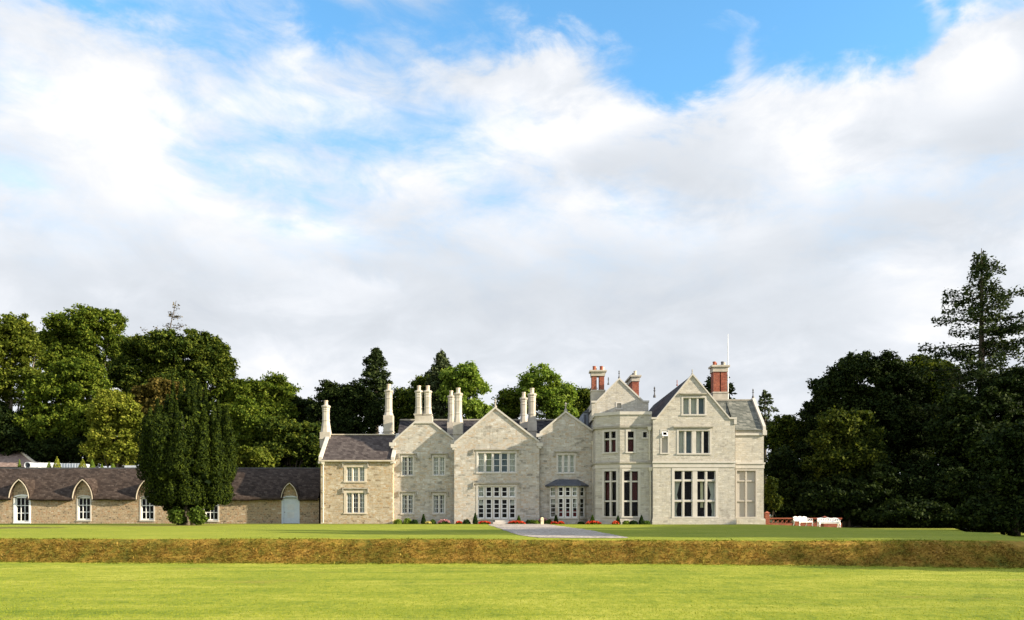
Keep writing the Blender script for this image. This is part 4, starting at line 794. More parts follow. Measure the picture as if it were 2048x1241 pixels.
    for (za, zb) in ((z0 + .5, z0 + 1.05), (z0 + 1.25, z0 + 1.75)): q.box((u0 + u1) / 2 - w * .75, (u0 + u1) / 2 + w * .75, .075, .09, za, zb)
    q.build('panel', M['zinc'], do); q = MB(fr); q.lathe(u0 + .16, .06, [(.03, z0 + 1.0), (.045, z0 + 1.03), (.03, z0 + 1.07)], 8); q.build('handle', M['metal_dark'], do)
    q = MB(fr); seg2 = arch_top(u0 - .1, u1 + .1, z1 - .22, z1 + .1); n = len(seg)
    q.box(u0 - .1, u0 + .018, -.03, .15, 0, z1 - .22); q.box(u1 - .018, u1 + .1, -.03, .15, 0, z1 - .22)
    i = q.add([(a, -.03, b) for a, b in seg] + [(a, -.03, b) for a, b in seg2] + [(a, .15, b) for a, b in seg] + [(a, .15, b) for a, b in seg2])
    for k in range(n - 1): q.f += [(i + k, i + k + 1, i + n + k + 1, i + n + k), (i + k, i + 2 * n + k, i + 2 * n + k + 1, i + k + 1), (i + n + k, i + n + k + 1, i + 3 * n + k + 1, i + 3 * n + k)]
    q.build('door_frame', M['door_paint'], do)
    iw = MB(fr); iw.box(x0 + .2, x1 - .2, 1.6, 1.65, 0, ze + 1.4); iw.build('dark_backing', M['interior'], o)
build_outbuilding()
def build_annexes():
    # pink-brown hipped roof at the far left
    Y = 84; a = empty('hipped_building', (X(-60, Y), Y, 0), 'building with a pinkish hipped roof and pale hip tiles behind the outbuilding', 'building')
    cx, ex = X(-70, Y), X(78, Y); ez = Z(934, Y); az = Z(888, Y)
    m = MB(); m.box(cx - 8, ex - .5, Y + .5, Y + 13, 0, ez - .02); m.build('wall', M['stone_grey'], a)
    m = MB(); i = m.add([(cx - 10, Y, ez), (ex, Y, ez), (ex, Y + 13.5, ez), (cx - 10, Y + 13.5, ez), (cx - 2, Y + 6.7, az), (ex - 6.5, Y + 6.7, az)])
    m.f += [(i, i + 1, i + 5, i + 4), (i + 1, i + 2, i + 5), (i + 2, i + 3, i + 4, i + 5), (i + 3, i, i + 4), (i, i + 3, i + 2, i + 1)]; m.build('roof', M['slate_pink'], a)
    m = MB(); m.tube([(ex, Y - .02, ez + .03), (ex - 6.5, Y + 6.7, az + .05)], .16, 6); m.tube([(ex - 6.5, Y + 6.7, az + .05), (cx - 2, Y + 6.7, az + .05)], .16, 6); m.build('hip_tiles', M['ashlar_warm'], a)
    Y = 79.5; b = empty('flat_roof_building', (X(150, Y), Y, 0), 'flat roofed service building with a white fascia behind the outbuilding ridge', 'building')
    m = MB(); m.box(X(62, Y), X(290, Y), Y, Y + 4, 0, 4.7); m.build('wall', M['stone_grey'], b)
    m = MB(); m.box(X(62, Y), X(108, Y), Y + .3, Y + 3.5, 4.702, Z(925.5, Y)); m.build('plant_room', M['white'], b)
    m = MB(); m.box(X(108.5, Y), X(156, Y), Y + .6, Y + 3, 4.702, Z(926.5, Y)); so = m.build('rooflight', M['zinc'], b)
    m = MB()
    for k in range(9): u = X(110 + k * 5.5, Y); m.box(u, u + .05, Y + .55, Y + .6, 4.71, Z(926.5, Y))
    m.build('glazing_bar', M['lead_pale'], so)
    m = MB(); m.box(X(246, Y), X(274, Y), Y + .3, Y + 2, 4.702, Z(931, Y)); m.build('skylight', M['zinc'], b)
    m = MB(); yy = 78.0; c = Vector((X(54.5, yy), yy, Z(931, yy))); r0 = .33
    ring = lambda y, r: [(c.x + r * math.cos(2 * math.pi * k / 16), y, c.z + r * math.sin(2 * math.pi * k / 16)) for k in range(16)]
    i = m.add(ring(yy, r0) + ring(yy + 2, r0) + ring(yy, r0 * .86) + ring(yy + 1.4, r0 * .86))
    for k in range(16): j = (k + 1) % 16; m.f += [(i + k, i + j, i + 16 + j, i + 16 + k), (i + k, i + 32 + k, i + 32 + j, i + j), (i + 32 + k, i + 48 + k, i + 48 + j, i + 32 + j)]
    m.f.append(tuple(i + 48 + k for k in range(16))); m.build('vent_duct', M['zinc'], b)
build_annexes()

# ---------------------------------------------------------------- trees
def px_blob(px, py, rx, ry, Y, dy=0.0, rd=None):
    s = Y / F; return (X(px, Y), Y + dy, Z(py, Y), rx * s, (rd * s if rd else rx * s * .9), ry * s)
def crown_cards(blobs, seed, leaf=.155, dens=1.0, sub=11, flat=.5, clump=.5, lpc=64):
    rng = np.random.default_rng(seed); out = []; outd = []
    all_b = []
    for (cx, cy, cz, rx, ry, rz) in blobs:
        all_b.append((cx, cy, cz, rx * .8, ry * .8, rz * .8))
        for k in range(sub):      # lobes on the surface give the uneven outline
            d = rng.normal(size=3); d[2] = abs(d[2]) * .9 - .15; d /= np.linalg.norm(d); f = rng.uniform(.16, .46)
            all_b.append((cx + d[0] * rx * (1.06 - f * .8), cy + d[1] * ry * (1.06 - f * .8), cz + d[2] * rz * (1.06 - f * .8), rx * f, ry * f, rz * f))
    for (cx, cy, cz, rx, ry, rz) in all_b:
        area = 4 * math.pi * ((rx * ry) ** 1.6 / 3 + (rx * rz) ** 1.6 / 3 + (ry * rz) ** 1.6 / 3) ** (1 / 1.6)
        n = max(4, int(dens * area / (clump * clump * 2.6)))
        d = rng.normal(size=(n, 3)); d /= np.linalg.norm(d, axis=1, keepdims=True); rr = 1.1 - .55 * rng.random((n, 1)) ** 1.5
        c = d * rr * np.array([rx, ry, rz]) + np.array([cx, cy, cz])
        k = rng.integers(int(lpc * .5), int(lpc * 1.5), n); idx = np.repeat(np.arange(n), k)
        cl = clump * rng.uniform(.55, 1.25, n)
        p = c[idx] + rng.normal(size=(len(idx), 3)) * (cl[idx][:, None]) * np.array([.5, .5, .34])
        out.append(p); outd.append(d[idx])
    C = np.concatenate(out); D = np.concatenate(outd)
    return leaf_quads(C, leaf, rng, flat, .62, None, D * .55)
def limb_mesh(base, blobs, r0, seed, lean=(0, 0), first=.35):
    rnd = random.Random(seed); m = MB(); bx, by, bz = base
    top = max(b[2] for b in blobs); cxm = sum(b[0] for b in blobs) / len(blobs); cym = sum(b[1] for b in blobs) / len(blobs)
    tz_ = bz + (top - bz) * .8; path = []
    for k in range(7):
        t = k / 6; path.append((bx + (cxm - bx) * t ** 1.5 + rnd.uniform(-.15, .15) * (k > 0), by + (cym - by) * t ** 1.5, bz - .3 + (tz_ - bz + .3) * t))
    m.tube(path, [r0 * (1.35 if k == 0 else 1) * (1 - .8 * k / 6) for k in range(7)], 8)
    for b in blobs:
        for q in range(2):
            t = rnd.uniform(first, .75); i = min(5, int(t * 6)); s = Vector(path[i]); e = Vector((b[0] + rnd.uniform(-.5, .5) * b[3], b[1] + rnd.uniform(-.5, .5) * b[4], b[2] + rnd.uniform(-.1, .6) * b[5]))
            if e.z < s.z: e.z = s.z + .5
            mid = s.lerp(e, .5) + Vector((rnd.uniform(-.3, .3), rnd.uniform(-.3, .3), rnd.uniform(.1, .6))); r = r0 * (1 - .8 * t) * .5
            m.tube([tuple(s), tuple(mid), tuple(e)], [r, r * .65, r * .2], 6)
    return m
def tree(name, label, mat, px, Y, blobs, seed, cat='tree', group=None, leaf=.155, dens=1.0, sub=11, trunk=.35, bark='bark', clump=.5, lpc=64, base_z=None, flat=.5, first=.35):
    x = X(px, Y) ; bz = gz(x, Y) if base_z is None else base_z; o = empty(name, (x, Y, bz), label, cat, group)
    B = [px_blob(*b[:4], Y, *(b[4:])) for b in blobs]
    V = crown_cards(B, seed, leaf, dens, sub, flat, clump, lpc); V = V - np.array([x, Y, bz])
    link('crown', quads_mesh('crown', V), M[mat], o)
    limb_mesh((x, Y, bz), B, trunk, seed, first=first).build('trunk', M[bark], o, smooth=True)
    return o
def conifer(name, label, mat, px, Y, py_top, profile, seed, py_base=None, cat='conifer', group=None, leaf=.26, spacing=.75, nb=6, droop=.25, dens=26, trunk=.35, bark='bark', jitter=.35, spread=.34, lean=0.0, up=0.0, thick=.16):
    # profile: list of (py, half width px) describing the crown; branches in whorls
    rng = np.random.default_rng(seed); x = X(px, Y); bz = gz(x, Y); zt = Z(py_top, Y); o = empty(name, (x, Y, bz), label, cat, group); s = Y / F
    zz = np.array([Z(p, Y) for p, _ in profile][::-1]); rr = np.array([r * s for _, r in profile][::-1])
    m = MB(); m.tube([(x, Y, bz - .3), (x, Y, bz + (zt - bz) * .5), (x + lean * .5, Y, bz + (zt - bz) * .85), (x + lean, Y, zt)], [trunk * 1.2, trunk * .75, trunk * .32, .03], 8)
    pts = []; nor = []; z = zz[0]
    while z < zt - .1:
        Rz = float(np.interp(z, zz, rr)); n = nb + int(rng.integers(-1, 2))
        for k in range(n):
            a = rng.uniform(0, 2 * math.pi); L = Rz * rng.uniform(1 - jitter * 1.6, 1 + jitter * .5); zz0 = z + rng.uniform(-.3, .3) * spacing
            d = np.array([math.cos(a), math.sin(a)]); ts = np.linspace(0, 1, 6); dz = -droop * L * ts ** 1.6 + up * L * ts ** 2
            lx = lean * np.clip((zz0 - bz) / (zt - bz), 0, 1) ** 2
            P = np.stack([x + lx + d[0] * L * ts, Y + d[1] * L * ts, zz0 + dz], 1)
            if L > .5: m.tube([tuple(p) for p in P], [max(.012, .03 * L ** .6 * (1 - .8 * t)) for t in ts], 4)
            nl = int(dens * (L + .3)); t = rng.uniform(.12, 1.03, nl) ** .8
            q = np.stack([np.interp(t, ts, P[:, c]) for c in range(3)], 1); wdt = spread * L * (1.05 - t) + .12
            side = rng.normal(size=nl) * wdt; q[:, 0] += -d[1] * side; q[:, 1] += d[0] * side; q[:, 2] += rng.normal(size=nl) * thick - abs(side) * .18
            pts.append(q)
        z += spacing * rng.uniform(.7, 1.3)
    C = np.concatenate(pts); V = leaf_quads(C, leaf, rng, 1.4, .5) - np.array([x, Y, bz])
    link('crown', quads_mesh('crown', V), M[mat], o); m.build('trunk', M[bark], o, smooth=True); return o

GL, GR, GB = 'woodland trees behind the outbuilding', 'woodland trees to the right of the house', 'trees behind the house roofs'
def build_trees():
    # left woodland
    tree('broadleaf_tree', 'olive green tree at the left picture edge with pale leaning trunks below its crown', 'leaf_olive', 18, 92, [(15, 680, 52, 55), (-20, 720, 60, 70), (55, 700, 28, 36), (40, 770, 48, 45), (-20, 800, 40, 40), (75, 765, 30, 28)], 11, group=GL, trunk=.4, bark='bark_grey')
    tree('broadleaf_tree', 'tall domed green tree with sky gaps, highest crown left of the bare topped conifer', 'leaf_mid', 172, 104, [(165, 660, 62, 46), (120, 690, 40, 42), (222, 652, 28, 30), (205, 710, 45, 46), (150, 730, 60, 45), (235, 700, 22, 35)], 12, group=GL, trunk=.5, dens=.72)
    tree('broadleaf_tree', 'broad dark green tree with a rounded crown standing behind the yew', 'leaf_dark', 355, 97, [(355, 710, 78, 46), (290, 715, 50, 45), (420, 722, 42, 44), (270, 760, 55, 50), (400, 775, 70, 45), (330, 790, 90, 60), (440, 745, 24, 28)], 13, group=GL, trunk=.55)
    tree('broadleaf_tree', 'fresh mid green tree in front of the domed tree, behind the arched outbuilding windows', 'leaf_mid', 150, 90, [(150, 760, 52, 42), (110, 800, 48, 46), (180, 790, 40, 34), (120, 860, 60, 50), (170, 850, 45, 50), (75, 850, 40, 50)], 14, group=GL, trunk=.35, bark='bark_grey')
    tree('broadleaf_tree', 'yellow green rounded tree left of the yew above the outbuilding roof', 'leaf_yellow', 240, 84, [(235, 820, 42, 34), (268, 850, 32, 36), (205, 840, 28, 36), (235, 880, 48, 36), (215, 800, 20, 20), (200, 905, 30, 26), (250, 912, 34, 24)], 15, group=GL, trunk=.28, clump=.38, leaf=.14, dens=1.0)
    tree('copper_tree', 'small reddish brown leaved tree peeping out over the yew', 'leaf_copper', 305, 86, [(310, 785, 34, 26), (345, 778, 16, 14), (285, 805, 26, 30), (320, 830, 40, 40)], 16, group=GL, trunk=.25, clump=.38, leaf=.15)
    conifer('bare_conifer', 'sparse half dead conifer with its bent tip poking above the broad dark tree', 'needle_brown', 322, 100, 602, [(610, 10), (630, 26), (650, 34), (672, 50), (700, 55)], 17, group=GL, leaf=.16, spacing=.9, nb=4, dens=9, trunk=.24, jitter=.5, spread=.2, lean=1.9, up=.25, droop=0)
    tree('broadleaf_tree', 'round topped green tree right of the yew, tallest of the clump there', 'leaf_mid', 540, 98, [(548, 785, 44, 32), (500, 790, 40, 30), (460, 795, 34, 32), (535, 830, 60, 40), (480, 840, 50, 50)], 18, group=GL, trunk=.4, bark='bark_grey')
    tree('broadleaf_tree', 'sunlit mid green tree with tumbling lobes beside the right edge of the yew', 'leaf_mid', 500, 88, [(490, 830, 32, 30), (520, 860, 40, 32), (500, 900, 50, 40), (470, 870, 30, 40)], 19, group=GL, trunk=.3)
    tree('broadleaf_tree', 'dull dark green bushy tree above the outbuilding ridge near the cottage end', 'leaf_dark', 585, 86, [(560, 870, 42, 34), (600, 885, 44, 40), (560, 915, 50, 34), (625, 900, 30, 50)], 20, group=GL, trunk=.3)
    tree('shrub', 'pale olive rounded shrub just above the outbuilding roof right of the yew', 'leaf_olive', 497, 80, [(497, 915, 36, 24), (475, 925, 24, 22), (522, 928, 22, 18)], 21, cat='shrub', trunk=.12, clump=.3, leaf=.16)
    # dark backdrop behind the cottage
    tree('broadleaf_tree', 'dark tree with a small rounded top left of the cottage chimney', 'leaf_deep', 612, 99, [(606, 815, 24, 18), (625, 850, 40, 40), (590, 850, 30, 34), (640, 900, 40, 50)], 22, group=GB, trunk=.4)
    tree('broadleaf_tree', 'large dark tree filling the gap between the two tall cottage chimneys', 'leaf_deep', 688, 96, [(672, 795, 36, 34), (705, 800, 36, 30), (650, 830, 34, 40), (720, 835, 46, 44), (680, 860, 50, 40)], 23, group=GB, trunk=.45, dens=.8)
    conifer('tall_conifer', 'tall narrow conifer with a bare lower trunk, topping the trees behind the cottage', 'needle', 752, 106, 695, [(697, 4), (712, 20), (735, 27), (760, 32), (785, 34), (805, 24)], 24, group=GB, leaf=.22, spacing=.8, nb=10, droop=.12, dens=52, trunk=.5, bark='bark', spread=.42, jitter=.25)
    tree('broadleaf_tree', 'dark green tree between the lone tall chimney and the paired chimneys', 'leaf_dark', 805, 98, [(800, 815, 34, 34), (830, 805, 28, 30), (785, 850, 30, 40), (830, 850, 40, 40)], 25, group=GB, trunk=.4)
    conifer('dense_conifer', 'dull brownish green conifer with a ragged pointed top behind the paired chimneys', 'needle_pale', 882, 92, 697, [(700, 5), (720, 16), (738, 26), (752, 30), (775, 38), (810, 42), (880, 40)], 26, group=GB, leaf=.2, spacing=.5, nb=11, droop=.5, dens=40, trunk=.4, jitter=.4)
    tree('broadleaf_tree', 'bushy mid green tree crown left of the ragged conifer', 'leaf_dark', 858, 95, [(858, 775, 30, 32), (845, 800, 26, 36)], 27, group=GB, trunk=.35)
    tree('broadleaf_tree', 'bright green tree with an open crown right of the ragged conifer', 'leaf_bright', 925, 90, [(930, 755, 34, 26), (950, 778, 26, 24), (915, 790, 34, 30), (930, 825, 44, 26), (965, 828, 22, 18), (908, 765, 24, 26)], 28, group=GB, trunk=.35, dens=.75)
    tree('broadleaf_tree', 'pale green airy tree rising between the two largest front gables', 'leaf_bright', 1095, 92, [(1085, 768, 40, 32), (1120, 795, 30, 28), (1080, 810, 46, 34), (1125, 830, 30, 24), (1060, 790, 22, 26)], 29, group=GB, trunk=.35, dens=.7)
    tree('broadleaf_tree', 'darker green tree left of the pale airy tree beside the rear chimneys', 'leaf_mid', 1020, 94, [(1022, 800, 22, 24), (1012, 830, 30, 26), (1040, 815, 18, 24)], 30, group=GB, trunk=.3)
    tree('broadleaf_tree', 'dark olive tree just left of the double brick chimney', 'leaf_dark', 1167, 96, [(1165, 800, 22, 26), (1180, 815, 22, 30), (1155, 830, 24, 26)], 31, group=GB, trunk=.3)
    conifer('dark_conifer', 'dark evergreen visible on both sides of the right-hand brick chimney', 'needle', 1437, 84, 738, [(740, 12), (760, 24), (780, 33), (810, 38), (850, 38)], 32, group=GB, leaf=.3, spacing=.5, nb=11, droop=.2, dens=26, trunk=.35)
    conifer('far_conifer', 'small pale conifer with open branches just beyond the right gable end', 'needle_pale', 1530, 108, 783, [(785, 4), (800, 15), (820, 24), (845, 28), (880, 30)], 33, group=GR, leaf=.3, spacing=.95, nb=6, droop=.0, dens=14, trunk=.3, jitter=.4)
    # right woodland
    tree('broadleaf_tree', 'dull green tree filling the space right of the house end wall', 'leaf_dark', 1575, 88, [(1570, 860, 36, 26), (1600, 880, 36, 34), (1555, 890, 28, 36), (1580, 940, 50, 60), (1560, 1000, 40, 50)], 34, group=GR, trunk=.35)
    tree('broadleaf_tree', 'huge dark domed tree, widest crown to the right of the benches', 'leaf_deep', 1715, 84, [(1735, 765, 70, 55), (1670, 800, 55, 50), (1800, 790, 55, 55), (1640, 830, 36, 40), (1720, 860, 110, 70), (1800, 880, 70, 80), (1640, 900, 40, 70), (1740, 960, 120, 70)], 35, group=GR, trunk=.6)
    tree('broadleaf_tree', 'lighter green mid sized tree in front of the huge dark tree, behind the benches', 'leaf_wood', 1690, 76, [(1690, 850, 48, 34), (1665, 885, 42, 36), (1730, 890, 38, 34), (1695, 925, 64, 38), (1650, 930, 34, 40)], 36, group=GR, trunk=.3, dens=.9)
    tree('broadleaf_tree', 'dark tree with an uneven top between the huge domed tree and the tall conifer', 'leaf_dark', 1850, 86, [(1835, 750, 40, 36), (1880, 760, 40, 36), (1850, 800, 60, 50), (1900, 830, 60, 60), (1860, 900, 70, 80)], 37, group=GR, trunk=.5)
    conifer('giant_conifer', 'giant dark conifer with layered horizontal branches, tallest tree in the picture', 'needle', 1963, 78, 497, [(500, 5), (520, 26), (545, 52), (575, 64), (605, 62), (640, 92), (670, 98), (705, 94), (745, 98), (790, 100), (840, 95)], 38, group=GR, leaf=.17, spacing=1.1, nb=8, droop=.17, dens=54, trunk=.45, jitter=.55, spread=.21, up=.16, thick=.24)
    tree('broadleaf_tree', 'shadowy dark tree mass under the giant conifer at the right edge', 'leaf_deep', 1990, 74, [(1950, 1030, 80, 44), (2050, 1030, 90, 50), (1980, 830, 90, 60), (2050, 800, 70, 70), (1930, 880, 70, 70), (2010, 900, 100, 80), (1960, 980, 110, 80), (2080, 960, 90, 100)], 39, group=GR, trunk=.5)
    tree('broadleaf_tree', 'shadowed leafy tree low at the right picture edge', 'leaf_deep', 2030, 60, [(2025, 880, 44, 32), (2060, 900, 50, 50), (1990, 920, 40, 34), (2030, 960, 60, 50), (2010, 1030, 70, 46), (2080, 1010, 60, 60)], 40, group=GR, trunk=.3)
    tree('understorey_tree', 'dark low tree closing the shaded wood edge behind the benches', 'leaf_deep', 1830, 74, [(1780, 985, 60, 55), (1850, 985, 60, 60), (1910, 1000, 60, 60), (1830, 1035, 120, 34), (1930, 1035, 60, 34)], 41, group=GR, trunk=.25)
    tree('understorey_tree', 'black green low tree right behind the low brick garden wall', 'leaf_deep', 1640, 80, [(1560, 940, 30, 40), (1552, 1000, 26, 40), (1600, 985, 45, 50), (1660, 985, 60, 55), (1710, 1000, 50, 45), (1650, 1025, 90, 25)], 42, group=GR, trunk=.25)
    tree('understorey_tree', 'black green leaves added as the shade under the lighter mid sized tree behind the benches', 'leaf_deep', 1700, 75, [(1690, 990, 62, 46), (1640, 1005, 40, 40), (1740, 1000, 50, 44)], 46, group=GR, trunk=.2)  # added dark foliage; the lower crown's shade is put into its colour
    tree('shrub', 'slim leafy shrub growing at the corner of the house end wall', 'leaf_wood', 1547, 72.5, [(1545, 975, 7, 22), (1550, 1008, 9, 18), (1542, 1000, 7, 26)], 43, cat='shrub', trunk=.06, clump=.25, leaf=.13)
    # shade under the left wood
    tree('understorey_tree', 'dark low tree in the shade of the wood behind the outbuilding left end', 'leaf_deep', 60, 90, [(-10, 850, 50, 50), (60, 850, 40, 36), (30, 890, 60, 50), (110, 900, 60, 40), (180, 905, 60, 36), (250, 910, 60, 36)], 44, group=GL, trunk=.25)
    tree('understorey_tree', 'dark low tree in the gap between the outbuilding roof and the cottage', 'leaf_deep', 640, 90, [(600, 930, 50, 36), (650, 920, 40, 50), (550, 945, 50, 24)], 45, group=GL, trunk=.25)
    # neighbouring park trees outside the picture that shade the terrace and the wood
    GO = 'park trees beyond the right edge'
    def park(px_x, y, h, r, seed, zc=.62):
        x = px_x; o = empty('park_tree', (x, y, -.8), 'park tree standing outside the picture to the right, shading the terrace', 'tree', GO)
        B = [(x, y, h * zc, r, r, h * (1 - zc)), (x + r * .5, y + r * .3, h * .45, r * .7, r * .7, h * .22), (x - r * .5, y - r * .2, h * .5, r * .7, r * .7, h * .25)]
        V = crown_cards(B, seed, .34, 1.1, 6, .5, .8, 26) - np.array([x, y, -.8]); link('crown', quads_mesh('crown', V), M['leaf_dark'], o)
        limb_mesh((x, y, -.8), B, .4, seed).build('trunk', M['bark'], o, smooth=True)
    park(43, 16.9, 12.5, 2.1, 61, .6); park(39, 26.5, 10, 3.0, 69, .58); park(48, 21.0, 22, 3.0, 62); park(49, 24.0, 25, 2.0, 65); park(47, 29.0, 21, 3.6, 67); park(50, 34.5, 20, 4, 68); park(48, 41, 16, 5, 63); park(56, 50.5, 17, 5.5, 64); park(64, 78, 13, 5, 66)
build_trees()

def build_yew():
    Y = 62.0; px = 378; x = X(px, Y); bz = gz(x, Y); rng = np.random.default_rng(77); s = Y / F
    o = empty('irish_yew', (x, Y, bz), 'large dark columnar yew of packed upright plumes in front of the outbuilding', 'tree')
    zz = np.array([.6, 1.4, 2.4, 3.4, 6, 8.5, 10.3, 11.4, 11.9]); rl = np.array([1.0, 1.7, 3.0, 3.9, 4.15, 3.85, 2.95, 2.2, .5]); rr = np.array([1.1, 1.5, 2.7, 3.7, 3.95, 4.05, 3.5, 2.6, .6])
    pts = []; dirs = []; m = MB()
    rings = [(3.35, 21, 0), (3.05, 19, 1), (2.3, 13, 1), (1.2, 7, 1), (.2, 2, 1)]
    for (Rr, nn, full) in rings:
        for q in range(nn):
            a0 = 2 * math.pi * (q + rng.uniform(-.3, .3)) / nn; qq = Rr / 3.35
            H = 11.4 - 4.0 * qq ** 2.6 + rng.uniform(-.8, .5)
            tiers = [(rng.uniform(1.5, 2.1) - .5 * (qq < .8), rng.uniform(4.0, 5.6)), (rng.uniform(3.0, 4.2), rng.uniform(6.4, 8.2)), (rng.uniform(4.6, 6.2), H)]
            if not full: tiers = tiers[:2] + ([(rng.uniform(5.2, 6.4), rng.uniform(8.0, 9.4))] if rng.random() < .6 else [])
            if qq < .5: tiers = [tiers[0], (3.5, H)]
            for (z0, z1) in tiers:
                a = a0 + rng.uniform(-.16, .16); ux, uy = math.cos(a), math.sin(a); w0 = rng.uniform(.34, .72) * (.85 if z1 - z0 > 3.5 else 1)
                n = int(300 * (z1 - z0)); t = rng.random(n) ** 1.2; zc = z0 + (z1 - z0) * t; th = rng.uniform(0, 2 * math.pi, n)
                cr = w0 * np.minimum(1, .4 + t * 3.2) * np.clip(1.02 - t, 0, 1) ** .62
                cr = cr * (1 + .22 * np.sin(zc * 5.3 + th * 2 + q) * np.sin(zc * 2.3 + th + q * 2) + .12 * np.sin(zc * 11 + th * 3))
                R0 = Rr * (.62 + .38 * min(1, max(0, (z0 + .6) / 4.5))) * rng.uniform(.86, 1.08) * (1 - .16 * np.clip((zc - 5.5) / 5, 0, 1)) + rng.uniform(.0, .05) * (zc - z0)
                rad = cr * (1 - .2 * rng.random(n) ** 2)
                P = np.stack([x + ux * R0 + np.cos(th) * rad, Y + uy * R0 * .9 + np.sin(th) * rad, bz + zc], 1); pts.append(P); dirs.append(np.stack([np.cos(th), np.sin(th), np.full(n, .35)], 1))
    C = np.concatenate(pts); D = np.concatenate(dirs)
    V = leaf_quads(C, .085, rng, 0.0, .5, (0, 0, .5), D * 1.3) - np.array([x, Y, bz]); link('crown', quads_mesh('crown', V), M['yew'], o)
    # dense dark heart so that no sky shows through
    for k in range(9):
        a = k * 2.4; r = .25 + .1 * k; m.tube([(x + .5 * math.cos(a), Y + .5 * math.sin(a), bz - .2), (x + .9 * math.cos(a), Y + .9 * math.sin(a), bz + 3), (x + 1.6 * math.cos(a), Y + 1.6 * math.sin(a), bz + 8.5)], [.28, .22, .06], 7)
    m.build('trunk', M['bark_grey'], o, smooth=True)
    B = [(x, Y, bz + 8.2, 1.8, 1.7, 2.0), (x, Y, bz + 5.9, 2.5, 2.2, 4.3), (x, Y, bz + 3.6, 2.4, 2.2, 1.8), (x, Y, bz + 1.6, 1.1, 1.0, 1.3)]
    V = crown_cards(B, 78, .26, 1.8, 3, .0, .5, 26) - np.array([x, Y, bz]); link('inner_foliage', quads_mesh('inner_foliage', V), M['yew'], o)
    # ivy-like growth round the foot
    for (ppx, w, h, sd) in ((352, 15, 22, 1), (393, 15, 24, 2)):
        tree('shrub', 'leafy green shrub at the foot of the yew, ' + ('left of its trunks' if sd == 1 else 'right of its trunks'), 'ivy', ppx, 60.2, [(ppx, 1030, w * .7, h * .55), (ppx + w * .3, 1041, w * .8, h * .35)], 80 + sd, cat='shrub', trunk=.04, clump=.2, leaf=.1)
build_yew()

